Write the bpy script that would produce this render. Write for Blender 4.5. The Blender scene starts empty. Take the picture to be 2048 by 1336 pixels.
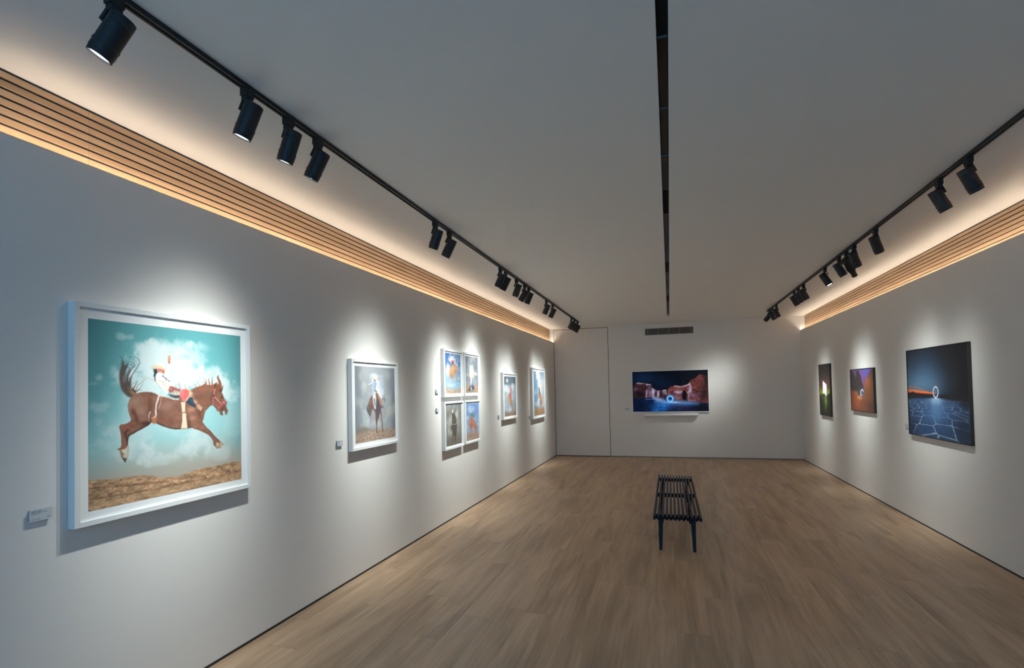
import bpy, bmesh, math
import numpy as np
from mathutils import Vector, Matrix
WALLC = (225, 222, 216); CEILC = (238, 234, 227)
FL1 = (134, 104, 77); FL2 = (197, 163, 129)
SL1 = (146, 110, 76); SL2 = (200, 162, 124)
LENS_E = 6.0; LEDC = (255, 236, 212); LED_E = 38.0
LED_Y0L, LED_Y0R = 1.45, 2.6
REAR_OPEN = (-2.6, 0.9, 2.95, 1.0)  # unseen opening behind the camera, sized and shifted to steer the cool light
HEAD_R = .0425
SPOT_E = 160.0; HALO = .006; SPOTC = (.92, 1.0, .98)
PRINT_GAIN = .95; PRINT_GAIN_R = 1.6; SCREEN_E = .8
WORLDC = (98, 162, 220); WORLD_E = 3.2
EXPOSURE = 0.38; GAMMA = 1.2

# artwork layers, traced as polygons, strokes and soft blobs in print coordinates (x1000)
ART = {
 'P1': (1.0, [
  ('B',(212,226,226),85,2,(411,315,333,251)),
  ('B',(212,226,226),75,2,(333,158,142,92)),
  ('B',(212,226,226),75,2,(476,132,211,114)),
  ('B',(212,226,226),70,2,(614,185,169,125)),
  ('B',(212,226,226),60,2,(650,284,193,111)),
  ('B',(212,226,226),85,2,(745,340,182,97)),
  ('B',(212,226,226),80,2,(856,389,127,80)),
  ('B',(212,226,226),80,2,(476,253,249,136)),
  ('B',(212,226,226),45,2,(166,74,38,32)),
  ('B',(212,226,226),40,2,(221,79,40,22)),
  ('B',(212,226,226),50,2,(288,118,91,45)),
  ('B',(212,226,226),35,2,(705,102,109,51)),
  ('B',(206,218,218),45,2,(54,310,35,26)),
  ('B',(206,218,218),30,2,(31,340,55,20)),
  ('B',(206,218,218),35,2,(190,652,176,124)),
  ('B',(206,218,218),70,2,(335,737,133,92)),
  ('B',(206,218,218),60,2,(311,700,61,40)),
  ('B',(206,218,218),55,2,(429,777,206,74)),
  ('B',(206,218,218),70,2,(670,709,163,102)),
  ('B',(206,218,218),60,2,(563,746,115,68)),
  ('B',(206,218,218),40,2,(786,785,166,66)),
  ('B',(206,218,218),40,2,(334,520,373,260)),
  ('B',(206,218,218),35,2,(57,469,78,47)),
  ('B',(206,218,218),25,2,(950,579,134,138)),
  ('P',(178,142,110),3,100,1,(-3,843,42,844,115,853,169,855,252,859,307,864,363,877,385,889,426,897,460,898,512,904,556,896,611,887,657,880,799,880,921,870,1008,885,1009,1045,-6,1010)),
  ('G',0),
  ('S',(92,64,48),9.6,7.8,38,3,(0,883,116,891,273,909,446,921)),
  ('S',(92,64,48),11.1,8.9,38,3,(7,943,90,944,200,949,286,950,446,955)),
  ('S',(100,70,50),11.0,9.0,35,3,(414,949,556,951,765,948,999,944)),
  ('S',(100,70,50),6.3,4.8,35,3,(616,885,765,888,940,882)),
  ('S',(206,172,134),33.2,34.1,40,3,(1,975,154,971,447,981)),
  ('S',(206,172,134),33.8,29.8,40,3,(414,970,658,973,999,984)),
  ('P',(88,76,72),4,100,1,(228,418,210,413,191,398,175,379,164,351,159,316,160,282,166,256,173,233,175,212,182,215,188,238,204,228,207,242,192,263,185,301,182,330,190,336,193,313,198,289,216,254,222,262,207,298,210,324,228,297,223,335,219,359,237,376,255,382,249,400)),
  ('S',(98,74,62),13.2,2.3,90,0,(234,406,193,382,169,330,168,279,178,238,176,198)),
  ('S',(84,76,74),11.8,2.9,90,0,(237,403,199,373,187,330,191,278,200,243,207,225)),
  ('S',(84,76,74),6.5,0.9,90,0,(243,400,213,373,203,330,210,289,228,256,247,237,236,220,204,215,178,220,163,233)),
  ('S',(84,76,74),6.5,0.9,90,0,(243,394,221,359,216,312,238,279,261,246,276,218,268,199,248,187,215,187)),
  ('S',(98,74,62),10.6,1.5,90,0,(246,397,237,367,249,347,262,323)),
  ('S',(98,74,62),4.1,0.6,90,0,(243,388,264,346,310,313)),
  ('S',(98,74,62),4.1,0.9,90,0,(249,388,237,367,222,347,261,326)),
  ('S',(98,74,62),4.1,0.6,90,0,(252,382,276,364,295,334)),
  ('S',(120,84,62),5.9,1.2,90,0,(249,385,267,376,286,373)),
  ('S',(84,76,74),1.2,0.9,90,0,(249,273,290,272)),
  ('S',(84,76,74),2.3,1.2,90,0,(162,187,175,204)),
  ('S',(84,76,74),1.7,0.9,90,0,(174,183,179,198)),
  ('S',(84,76,74),1.5,0.6,90,0,(203,180,207,196)),
  ('S',(84,76,74),1.8,0.9,90,0,(217,191,213,213)),
  ('S',(84,76,74),3.5,1.7,90,0,(207,226,236,241,231,250,204,251)),
  ('S',(140,160,162),0.9,0.6,90,0,(172,201,146,222,138,251,149,271)),
  ('S',(140,160,162),0.9,0.6,90,0,(216,204,245,208,256,222,248,237)),
  ('S',(186,138,100),13.0,2.3,75,0,(249,401,228,385,216,359)),
  ('S',(168,118,84),7.6,2.3,60,0,(237,406,213,382,204,353)),
  ('S',(206,198,184),5.4,3.1,85,0,(288,298,310,299,335,307,365,324)),
  ('S',(180,160,150),1.2,0.9,80,0,(298,304,329,312,361,327)),
  ('P',(132,92,76),2,100,1,(228,414,246,397,273,389,310,385,342,388,365,395,384,406,401,414,428,416,455,424,482,434,510,437,542,420,578,388,615,371,642,358,665,354,696,345,728,343,760,350,780,336,797,330,803,342,814,335,803,287,810,279,816,300,828,317,837,338,839,363,849,350,844,375,837,391,848,409,861,439,871,451,879,469,875,490,883,512,891,513,879,546,866,545,864,527,855,515,844,522,844,535,849,548,834,549,822,539,817,520,798,518,796,507,777,486,761,477,744,482,726,499,710,513,701,534,695,564,686,584,717,621,751,649,774,677,805,704,820,717,839,731,852,749,824,751,815,739,832,765,795,766,782,752,769,737,768,716,753,691,733,672,705,656,666,637,620,621,614,614,575,616,532,616,496,615,497,615,455,606,415,591,375,572,343,562,327,577,286,597,259,608,238,619,220,626,209,637,206,660,206,680,209,713,205,738,199,754,190,775,180,759,170,743,164,725,160,705,150,696,164,691,169,677,169,657,168,628,163,599,157,575,165,564,191,562,214,553,224,540,217,521,208,491,205,462,210,439,221,418)),
  ('G',1),
  ('B',(168,136,118),75,1,(243,442,45,35)),
  ('B',(160,126,108),65,1,(279,493,40,41)),
  ('B',(140,108,94),45,1,(285,442,40,38)),
  ('B',(158,122,106),60,1,(216,471,17,35)),
  ('B',(156,118,106),75,1,(437,473,58,40)),
  ('B',(140,96,80),60,1,(462,524,59,28)),
  ('B',(136,86,64),60,1,(428,560,68,15)),
  ('B',(96,62,50),65,1,(336,465,22,78)),
  ('B',(72,46,38),80,1,(311,566,47,18)),
  ('B',(150,88,66),70,1,(179,579,23,17)),
  ('B',(130,72,52),60,1,(213,573,35,11)),
  ('B',(190,140,114),75,1,(604,500,41,23)),
  ('B',(186,138,114),70,1,(612,553,30,23)),
  ('B',(104,66,52),65,1,(665,519,27,53)),
  ('B',(92,58,46),70,1,(589,588,14,32)),
  ('B',(138,92,72),50,1,(696,449,64,40)),
  ('B',(90,58,48),60,1,(760,440,24,41)),
  ('B',(160,112,90),50,1,(814,427,25,34)),
  ('B',(90,60,50),55,1,(844,511,25,31)),
  ('B',(166,110,86),50,1,(689,611,23,13)),
  ('B',(140,92,70),40,1,(773,692,16,24)),
  ('B',(150,100,76),70,1,(695,370,97,20)),
  ('B',(112,76,60),45,1,(680,421,63,40)),
  ('S',(84,50,40),17.6,17.8,60,3,(234,489,250,522,259,552)),
  ('S',(58,42,40),18.5,16.2,80,3,(382,577,428,600,480,618,543,622)),
  ('S',(60,42,38),15.8,13.2,80,3,(461,615,532,619,612,618)),
  ('S',(54,38,36),17.0,11.6,80,3,(343,562,299,590,250,611,217,626,200,654)),
  ('S',(60,42,40),9.9,8.1,70,3,(205,596,188,612,203,654,200,683)),
  ('S',(150,86,60),9.8,6.9,70,3,(176,623,182,678)),
  ('S',(84,54,44),6.7,5.6,70,3,(689,588,737,638,774,682,820,721)),
  ('S',(88,56,44),4.0,2.8,60,3,(643,618,697,642,737,665,774,727)),
  ('S',(84,56,46),3.3,2.7,50,3,(635,505,665,540,681,581)),
  ('S',(70,44,36),5.4,3.4,60,3,(701,534,720,501,760,471)),
  ('P',(196,186,166),2,100,0,(165,701,177,701,192,694,203,681,209,713,204,738,198,752,187,749,174,739,165,722)),
  ('P',(130,110,92),3,100,0,(164,705,169,704,185,728,171,743,165,722)),
  ('P',(212,204,188),3,100,0,(169,702,190,705,191,722,184,724)),
  ('P',(84,74,66),2,100,0,(173,745,190,753,199,753,190,775,180,760)),
  ('P',(136,84,60),3,100,0,(150,696,164,691,179,689,197,690,185,699,165,702)),
  ('P',(205,180,150),3,100,0,(792,729,801,724,820,745,803,752,790,746)),
  ('P',(168,140,112),3,100,0,(788,749,820,747,832,765,795,766)),
  ('P',(196,168,138),3,100,0,(817,720,828,727,839,735,852,749,824,749)),
  ('S',(146,88,62),10.1,1.3,95,0,(680,367,696,344,716,337,684,320)),
  ('S',(146,88,62),8.8,1.4,95,0,(700,354,712,333,702,300)),
  ('S',(146,88,62),8.1,1.4,95,0,(716,354,720,326,715,299)),
  ('S',(146,88,62),11.6,2.0,95,0,(744,353,738,319,732,295)),
  ('S',(146,88,62),13.1,2.1,95,0,(760,353,763,319,762,289)),
  ('S',(146,88,62),4.7,1.0,95,0,(659,368,665,347,656,319)),
  ('S',(146,88,62),4.7,1.0,95,0,(649,368,634,344,615,334)),
  ('S',(146,88,62),5.4,1.3,95,0,(665,368,672,351,696,334)),
  ('S',(146,88,62),11.7,3.5,95,0,(781,370,768,350,793,332,806,328)),
  ('S',(146,88,62),7.6,2.1,95,0,(776,367,789,346,801,339)),
  ('S',(146,88,62),3.9,1.3,95,0,(567,368,563,355,559,336)),
  ('S',(146,88,62),3.9,1.0,95,0,(527,365,522,335)),
  ('S',(146,88,62),3.2,1.0,95,0,(499,365,498,340)),
  ('S',(146,88,62),3.2,1.0,95,0,(513,346,523,334)),
  ('S',(146,88,62),2.6,1.0,95,0,(591,365,592,345)),
  ('S',(96,58,44),4.7,1.4,70,0,(696,364,704,344,720,340)),
  ('S',(96,58,44),4.8,1.4,70,0,(756,363,744,346,738,326)),
  ('S',(84,52,42),10.4,4.2,80,0,(781,363,785,346,801,334)),
  ('P',(150,88,62),3,100,0,(801,297,810,279,816,300,828,317,837,338,837,370,824,380,810,387,816,353,814,325)),
  ('P',(92,58,46),4,100,0,(837,373,849,350,844,375,837,391,818,389,822,370)),
  ('P',(222,198,174),2,100,0,(534,451,564,451,562,518,541,517)),
  ('P',(232,212,188),2,100,0,(542,517,567,518,571,568,578,619,533,616,542,567)),
  ('S',(196,168,140),1.9,2.6,60,0,(551,528,549,567,544,615)),
  ('S',(196,168,140),1.9,2.6,60,0,(560,529,564,617)),
  ('S',(170,130,100),7.1,7.2,70,0,(533,615,577,617)),
  ('S',(120,84,66),5.2,5.2,90,0,(541,519,554,515,567,519)),
  ('S',(214,182,160),5.5,4.5,95,0,(388,411,414,414,455,423,482,433,519,436)),
  ('S',(160,112,98),1.9,1.9,80,0,(407,419,428,428,448,423)),
  ('S',(222,204,188),9.3,13.6,95,0,(391,403,384,431)),
  ('S',(212,192,178),13.5,8.0,95,0,(383,431,373,458,368,513)),
  ('S',(190,140,132),6.8,6.8,90,0,(404,419,401,450,388,483)),
  ('S',(92,62,56),3.7,3.1,80,0,(396,422,381,474,378,511)),
  ('S',(86,58,54),3.1,3.1,70,0,(371,437,358,464,359,510)),
  ('S',(220,206,190),4.3,3.1,90,0,(381,402,414,402)),
  ('P',(176,112,78),3,100,0,(344,550,362,536,378,521,374,549,362,576,348,567)),
  ('S',(228,212,196),8.0,6.7,95,0,(368,496,372,518,362,536)),
  ('S',(216,170,150),7.3,2.4,95,0,(362,533,340,544)),
  ('S',(222,214,204),4.9,3.0,95,0,(336,501,327,522,327,537)),
  ('S',(200,140,110),2.4,2.4,90,0,(327,537,327,553,340,561)),
  ('S',(60,44,40),7.9,4.3,85,0,(335,544,338,556)),
  ('P',(44,62,64),2,100,0,(355,254,377,250,382,271,376,280,365,300,356,296,360,278)),
  ('P',(66,50,52),3,100,0,(364,302,369,296,371,308,377,330,369,323,361,311)),
  ('P',(232,226,214),2,100,0,(447,220,463,219,463,246,456,285,444,290,427,278,426,257,440,253)),
  ('S',(196,172,150),3.2,1.9,60,0,(461,230,459,274,447,287)),
  ('P',(206,134,108),2,100,0,(449,172,456,168,465,169,466,186,464,202,463,218,450,217,448,199)),
  ('S',(240,214,198),1.6,1.6,80,0,(455,172,454,190)),
  ('S',(240,214,198),1.6,1.6,70,0,(461,170,460,189)),
  ('S',(170,96,74),5.7,4.4,70,0,(450,210,462,211)),
  ('P',(236,230,220),2,100,0,(372,284,387,273,414,275,441,291,465,318,482,340,496,356,461,355,448,399,427,385,411,376,394,354,374,330,368,311)),
  ('S',(150,120,100),2.5,1.9,80,0,(387,320,404,326,419,327,429,319)),
  ('S',(206,190,168),12.4,9.4,55,0,(414,338,437,356,444,388)),
  ('S',(196,176,150),4.9,3.1,60,0,(374,330,401,363,427,385)),
  ('S',(190,170,150),3.1,2.5,70,0,(420,332,458,353,482,359)),
  ('P',(212,132,110),2,100,0,(377,251,394,248,424,253,428,261,420,274,404,270,384,271)),
  ('B',(232,110,104),60,0,(387,261,11,9)),
  ('P',(168,92,70),3,100,0,(412,270,424,263,422,279,414,277)),
  ('P',(226,206,176),2,100,0,(338,245,348,236,377,227,403,229,427,240,444,254,424,250,394,247,367,250,344,250)),
  ('P',(240,230,212),2,100,0,(371,229,374,217,393,213,413,218,422,234,427,241,393,231)),
  ('S',(184,150,120),2.4,1.2,70,0,(340,248,361,250,394,245)),
  ('S',(58,72,120),2.2,2.2,90,0,(415,286,410,295,416,290,413,297,421,290)),
  ('S',(58,72,120),2.2,2.2,90,0,(420,295,416,300)),
  ('S',(58,72,120),2.2,2.2,90,0,(419,296,424,297)),
  ('S',(58,72,120),2.2,2.2,90,0,(431,301,426,300,423,304,427,306,431,301,426,306)),
  ('S',(58,72,120),2.2,2.2,90,0,(434,303,430,309)),
  ('S',(58,72,120),2.2,2.2,90,0,(433,304,437,305,433,311)),
  ('S',(58,72,120),2.2,2.2,90,0,(444,310,440,309,437,312,441,315)),
  ('S',(58,72,120),2.2,2.2,90,0,(444,310,438,318,434,317)),
  ('S',(58,72,120),2.2,2.2,90,0,(452,310,445,319)),
  ('S',(58,72,120),2.2,2.2,90,0,(452,320,456,322,457,319,454,318,450,322,454,325)),
  ('S',(58,72,120),2.2,2.2,90,0,(461,322,457,327)),
  ('S',(58,72,120),2.2,2.2,90,0,(460,323,465,324)),
  ('P',(66,66,66),4,100,0,(450,400,479,405,528,407,532,425,496,427,465,416)),
  ('P',(150,88,82),4,100,0,(450,378,458,356,475,353,496,362,532,375,528,388,489,397,458,392)),
  ('S',(196,84,100),6.3,5.2,85,0,(479,362,507,372,539,372)),
  ('P',(206,196,178),5,100,0,(465,397,493,378,521,388,526,405,496,407)),
  ('S',(90,80,76),1.9,1.9,80,0,(479,400,494,385,507,397,517,391)),
  ('B',(214,190,180),80,0,(468,370,6,7)),
  ('P',(206,186,152),6,100,0,(549,372,578,365,596,378,614,399,598,417,580,440,564,448,542,439)),
  ('S',(222,204,170),3.3,1.0,90,0,(596,394,615,380)),
  ('S',(222,204,170),3.3,1.0,90,0,(599,400,620,390)),
  ('S',(222,204,170),3.3,1.0,90,0,(600,406,623,402)),
  ('S',(222,204,170),3.3,1.0,90,0,(600,412,622,413)),
  ('S',(222,204,170),3.3,1.0,90,0,(598,418,618,424)),
  ('S',(222,204,170),3.3,1.0,90,0,(594,423,611,433)),
  ('S',(222,204,170),3.3,1.0,90,0,(590,427,601,440)),
  ('S',(222,204,170),3.3,1.0,90,0,(584,429,590,445)),
  ('S',(222,204,170),3.3,1.0,90,0,(578,430,579,446)),
  ('P',(44,64,80),3,100,0,(589,427,604,422,620,431,621,450,642,484,631,487,604,476,569,454)),
  ('S',(76,100,116),9.9,6.6,60,0,(604,440,619,467)),
  ('P',(198,160,146),4,100,0,(619,437,634,441,652,451,644,466,629,457)),
  ('S',(96,60,56),2.0,2.0,80,0,(634,441,650,458)),
  ('P',(190,150,122),3,100,0,(642,471,665,468,683,488,673,508,658,501,646,487)),
  ('S',(236,226,208),3.4,2.7,95,0,(683,489,672,508)),
  ('P',(236,106,104),3,100,1,(558,371,578,373,590,384,592,401,584,420,567,438,554,442,540,433,527,417,524,401,533,384,545,375)),
  ('S',(196,60,66),2.9,1.6,80,3,(578,376,567,388,565,407,556,420)),
  ('B',(246,134,128),60,1,(543,397,18,19)),
  ('S',(206,112,116),9.7,9.7,95,0,(784,373,775,410)),
  ('S',(206,112,116),6.9,6.2,95,0,(771,425,767,480)),
  ('S',(222,140,136),6.2,5.6,95,0,(782,424,827,466,844,475)),
  ('S',(190,88,94),13.3,12.8,95,0,(833,472,878,461)),
  ('S',(206,112,116),4.2,3.5,95,0,(829,475,866,444)),
  ('S',(200,90,92),10.4,9.8,95,0,(805,501,832,483)),
  ('S',(80,60,54),2.4,2.4,95,0,(770,479,802,506)),
  ('S',(200,160,140),1.4,1.4,95,0,(740,466,762,442)),
  ('B',(40,34,34),100,0,(773,416,8,8)),
  ('B',(36,30,30),100,0,(837,426,9,7)),
  ('B',(230,190,150),90,0,(856,461,6,6)),
 ]),
 'P2': (1.0, [
  ('B',(228,234,238),85,2,(503,279,221,206)),
  ('B',(205,198,180),40,2,(115,133,90,101)),
  ('B',(208,202,182),45,2,(217,278,108,137)),
  ('B',(200,196,176),45,2,(876,629,168,132)),
  ('B',(190,192,184),40,2,(121,465,136,93)),
  ('B',(180,186,190),35,2,(782,103,163,74)),
  ('B',(196,208,214),45,2,(253,651,125,104)),
  ('B',(168,178,200),50,2,(639,243,122,118)),
  ('B',(112,122,132),40,2,(886,261,130,188)),
  ('B',(110,124,142),45,2,(51,345,73,101)),
  ('B',(200,208,208),40,2,(376,755,335,70)),
  ('B',(214,222,232),60,2,(507,126,221,53)),
  ('P',(160,132,112),8,100,1,(-35,869,374,844,571,851,1019,867,1033,1032,-39,1011)),
  ('G',0),
  ('P',(120,108,92),8,100,0,(5,856,68,819,173,798,249,808,358,851,247,864,22,874)),
  ('P',(104,96,92),6,100,0,(907,863,1019,862,1019,881)),
  ('P',(48,46,50),4,100,0,(275,522,267,583,331,666,360,658,333,595)),
  ('S',(60,56,56),3.5,1.7,80,0,(278,583,268,679)),
  ('P',(86,58,50),3,100,1,(411,381,345,428,288,523,333,595,363,658,381,597,414,572,469,619,478,736,489,799,490,898,519,902,509,801,532,730,562,696,586,624,618,690,633,773,638,894,662,897,652,765,631,654,616,571,665,557,628,517,613,443,584,379,501,351)),
  ('B',(130,84,66),70,1,(352,472,64,61)),
  ('B',(50,38,40),70,1,(545,568,67,99)),
  ('S',(150,122,106),17.6,21.1,95,0,(360,658,357,759)),
  ('S',(112,88,74),16.3,12.7,95,0,(584,697,591,752)),
  ('S',(110,88,76),12.6,19.7,95,0,(493,791,494,899)),
  ('S',(100,84,74),12.8,16.5,95,0,(637,764,647,898)),
  ('P',(210,210,212),4,100,0,(410,390,477,333,502,441,482,575,449,569,419,483)),
  ('P',(90,92,104),5,100,0,(437,430,474,440,477,530,451,520)),
  ('P',(168,106,76),4,100,0,(514,369,567,377,616,444,652,527,600,530,565,451)),
  ('P',(58,54,66),4,100,0,(506,441,562,451,600,552,543,645,497,620)),
  ('P',(98,80,92),4,100,0,(611,535,696,547,685,567,603,558)),
  ('P',(140,170,210),4,100,0,(412,201,489,197,513,224,487,279,477,335,440,325,414,261)),
  ('S',(146,104,78),16.1,10.8,90,0,(499,216,480,297,521,351)),
  ('S',(60,56,64),12.5,12.6,80,0,(453,324,535,342)),
  ('P',(150,96,74),3,100,0,(433,164,498,172,493,197,448,192)),
  ('P',(232,200,176),3,100,0,(390,136,426,126,510,154,526,177,474,161,425,173)),
  ('S',(60,48,48),10.6,8.8,90,0,(397,139,405,168)),
  ('P',(232,234,238),5,100,0,(527,333,652,408,617,434,567,379)),
  ('P',(104,106,112),5,100,0,(648,437,712,427,748,454,712,487,689,450)),
  ('S',(236,238,242),12.2,7.1,80,0,(311,239,407,217)),
 ]),
 'P3': (0.97, [
  ('B',(230,236,240),90,2,(480,172,380,207)),
  ('B',(170,195,215),60,2,(784,127,314,201)),
  ('B',(228,236,242),80,2,(230,407,268,224)),
  ('B',(190,212,226),50,2,(777,349,234,120)),
  ('B',(214,226,232),70,2,(315,795,321,68)),
  ('B',(96,146,182),70,2,(818,690,235,60)),
  ('B',(190,212,226),40,2,(591,634,517,59)),
  ('P',(184,154,128),10,100,1,(-19,856,217,874,410,895,584,903,762,872,995,861,990,1034,-24,1029)),
  ('G',0),
  ('P',(190,138,98),4,100,1,(403,294,528,259,653,264,733,311,755,431,711,532,716,682,675,705,642,633,620,514,571,481,540,536,576,739,526,744,507,616,490,537,426,539,448,617,479,638,364,639,337,541,288,562,299,708,245,721,234,622,190,564,248,446,279,367)),
  ('B',(218,172,128),70,1,(449,380,149,78)),
  ('B',(120,76,64),80,1,(382,569,98,58)),
  ('B',(150,104,76),60,1,(597,445,75,49)),
  ('B',(222,178,130),50,1,(650,353,101,59)),
  ('S',(226,222,216),25.4,19.5,90,0,(272,631,269,718)),
  ('S',(226,222,216),19.8,15.9,90,0,(561,665,553,744)),
  ('S',(226,222,216),9.8,7.8,90,0,(306,689,321,757)),
  ('P',(232,224,214),4,100,0,(250,144,323,130,407,175,381,236,313,219)),
  ('P',(196,150,120),5,100,0,(296,210,381,226,404,254,331,252)),
  ('P',(198,60,84),4,100,0,(363,177,530,185,575,173,559,210,479,243,376,231)),
  ('P',(60,66,92),4,100,0,(405,244,509,225,465,274,419,271)),
  ('P',(228,214,184),4,100,0,(233,135,263,94,324,86,372,123,286,140)),
 ]),
 'P4': (0.97, [
  ('B',(176,180,182),60,2,(435,73,336,116)),
  ('B',(112,122,136),60,2,(800,251,352,142)),
  ('B',(176,184,192),50,2,(189,357,269,277)),
  ('B',(206,212,216),60,2,(487,413,342,239)),
  ('B',(200,206,212),60,2,(797,481,192,66)),
  ('B',(206,212,216),60,2,(126,497,148,53)),
  ('B',(150,170,190),50,2,(605,695,481,77)),
  ('P',(172,140,110),8,100,1,(-31,805,988,803,986,1023,-39,1016)),
  ('G',0),
  ('P',(216,208,190),4,100,1,(346,268,431,227,558,269,535,325,627,388,798,449,861,497,677,520,582,597,490,611,456,719,424,791,334,748,366,666,302,590,274,505,307,397)),
  ('S',(96,90,86),32.5,21.8,85,0,(317,579,336,666)),
  ('S',(108,86,70),32.7,33.1,85,0,(648,398,677,540)),
  ('S',(86,76,72),32.8,22.0,85,0,(531,521,530,608)),
  ('S',(60,56,58),17.0,12.8,85,0,(356,257,385,288)),
  ('S',(110,90,80),12.9,10.8,85,0,(506,283,536,315)),
  ('S',(60,58,60),15.5,11.1,85,0,(797,537,844,570)),
  ('S',(130,124,120),19.6,15.3,85,0,(299,677,291,754)),
  ('S',(120,116,112),13.3,11.1,85,0,(670,573,676,623)),
  ('P',(60,66,90),5,100,0,(310,830,454,813,604,785,659,885,664,955,545,930,307,952,141,943,263,891)),
  ('P',(196,200,206),5,100,0,(361,852,454,841,476,924,371,935)),
  ('S',(220,216,212),15.7,11.3,90,0,(570,919,680,942)),
 ]),
 'P5': (0.95, [
  ('B',(178,178,172),80,2,(240,401,222,256)),
  ('B',(206,206,200),80,2,(671,276,159,154)),
  ('B',(160,158,148),60,2,(745,506,187,204)),
  ('B',(84,82,74),55,2,(97,257,144,156)),
  ('B',(84,82,72),50,2,(856,282,163,166)),
  ('B',(188,188,182),70,2,(238,696,196,107)),
  ('B',(130,150,190),55,2,(493,66,394,61)),  # bluish reflection on the glass, painted into the print
  ('P',(104,92,80),30,100,1,(-22,793,483,814,981,822,974,1121,-23,1021)),
  ('G',0),
  ('P',(60,56,52),4,100,1,(353,208,466,221,542,254,572,314,613,362,603,459,656,543,640,585,618,642,612,743,590,817,554,814,547,941,507,937,494,805,454,757,414,774,397,918,348,925,374,805,373,696,336,629,288,572,303,514,363,447,360,327)),
  ('B',(96,92,86),60,1,(489,392,102,60)),
  ('P',(222,222,216),4,100,0,(354,186,387,136,412,118,462,178,428,220,366,208)),
  ('S',(206,202,194),19.9,16.0,90,0,(363,495,437,493)),
  ('S',(206,202,194),20.2,16.3,90,0,(526,505,603,494)),
  ('S',(60,58,54),22.3,16.3,90,0,(454,178,491,230)),
 ]),
 'P6': (0.94, [
  ('B',(196,212,232),80,2,(322,176,279,156)),
  ('B',(214,224,234),80,2,(79,387,148,87)),
  ('B',(150,180,216),55,2,(691,442,294,114)),
  ('B',(190,204,220),60,2,(883,593,166,69)),
  ('B',(176,198,224),50,2,(103,630,179,65)),
  ('P',(172,136,114),8,100,1,(-45,794,250,786,620,805,978,804,971,1114,-49,1011)),
  ('G',0),
  ('P',(184,104,72),4,100,1,(294,376,411,360,527,451,633,485,727,583,783,679,756,746,691,764,726,917,665,914,645,807,590,734,529,652,442,638,404,697,418,862,382,858,354,716,331,647,347,771,280,757,222,672,179,592,202,460)),
  ('B',(216,140,100),60,1,(562,549,95,68)),
  ('B',(110,62,50),70,1,(359,604,61,67)),
  ('B',(210,130,92),50,1,(285,509,60,89)),
  ('B',(92,60,56),80,1,(766,701,45,57)),
  ('P',(88,116,106),4,100,0,(290,289,444,269,521,272,605,347,559,418,472,374,295,345)),
  ('S',(74,74,86),29.6,16.0,90,0,(585,357,638,280,627,210)),
  ('S',(210,150,130),13.7,11.4,90,0,(623,216,611,187)),
  ('S',(80,84,110),3.5,3.5,80,0,(786,552,917,549)),
  ('S',(96,84,78),22.2,16.0,50,0,(247,897,682,890)),
 ]),
 'P7': (0.99, [
  ('B',(214,222,226),90,2,(255,316,425,134)),
  ('B',(206,214,220),90,2,(756,273,342,128)),
  ('B',(220,226,230),95,2,(223,110,124,72)),
  ('B',(190,202,208),70,2,(421,504,587,145)),
  ('B',(170,186,196),60,2,(136,744,273,141)),
  ('B',(212,220,226),80,2,(440,837,324,62)),
  ('B',(120,134,144),40,2,(845,725,228,171)),
  ('P',(146,116,96),10,100,1,(-49,848,131,881,402,919,652,899,763,877,1006,909,998,1065,-56,1007)),
  ('G',0),
  ('P',(176,130,100),4,100,1,(248,492,417,442,499,506,631,592,708,658,669,720,700,827,731,934,665,931,646,888,579,770,447,703,345,638,264,605)),
  ('S',(96,90,90),14.4,10.2,90,0,(284,626,267,841)),
  ('S',(96,90,90),14.5,10.3,90,0,(430,692,426,853)),
  ('S',(84,74,70),16.6,10.5,90,0,(449,672,657,815)),
  ('S',(196,182,136),41.3,16.7,90,0,(299,503,364,607,450,641)),
  ('S',(190,60,70),10.3,8.2,90,0,(248,492,247,533)),
  ('S',(196,160,110),12.6,10.5,90,0,(656,825,687,943)),
  ('P',(204,84,104),4,100,0,(569,229,630,316,589,422,610,571,496,560,477,442,507,338)),
  ('P',(150,90,80),5,100,0,(406,442,497,390,535,485,474,505)),
  ('S',(214,96,84),18.9,12.7,85,0,(535,496,613,602)),
 ]),
 'P8': (0.98, [
  ('B',(240,242,244),95,2,(415,93,280,143)),
  ('B',(200,206,214),60,2,(767,302,251,253)),
  ('B',(214,222,228),80,2,(130,492,228,120)),
  ('B',(206,212,218),80,2,(271,736,432,111)),
  ('B',(170,178,188),45,2,(877,577,211,243)),
  ('B',(92,140,176),60,2,(137,305,151,112)),
  ('B',(222,226,230),60,2,(481,361,241,266)),
  ('P',(172,134,96),8,100,1,(-48,823,1031,846,1019,1060,-55,1008)),
  ('G',0),
  ('P',(182,130,104),4,100,1,(418,476,634,516,777,595,753,730,668,814,685,954,590,940,604,812,505,714,470,609,393,591,389,513)),
  ('B',(206,156,126),60,1,(669,612,97,76)),
  ('B',(120,80,66),60,1,(623,726,96,76)),
  ('P',(226,226,226),4,100,0,(385,603,462,619,427,694,385,763,328,761,358,683)),
  ('P',(96,84,80),5,100,0,(404,350,529,362,564,477,642,526,475,514)),
  ('P',(234,208,188),4,100,0,(361,250,488,220,654,264,626,352,520,383,420,343)),
  ('S',(150,100,76),17.5,13.5,70,0,(599,236,602,352)),
  ('S',(214,170,140),15.4,11.5,85,0,(454,112,469,218)),
  ('S',(90,86,88),9.4,7.5,90,0,(356,720,347,767)),
 ]),
 'R1': (0.72, [
  ('B',(150,165,20),100,0,(419,546,646,96)),
  ('B',(120,76,64),70,0,(642,358,358,125)),
  ('B',(90,105,30),75,0,(400,728,293,185)),
  ('B',(40,44,36),60,0,(172,620,272,35)),
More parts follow.
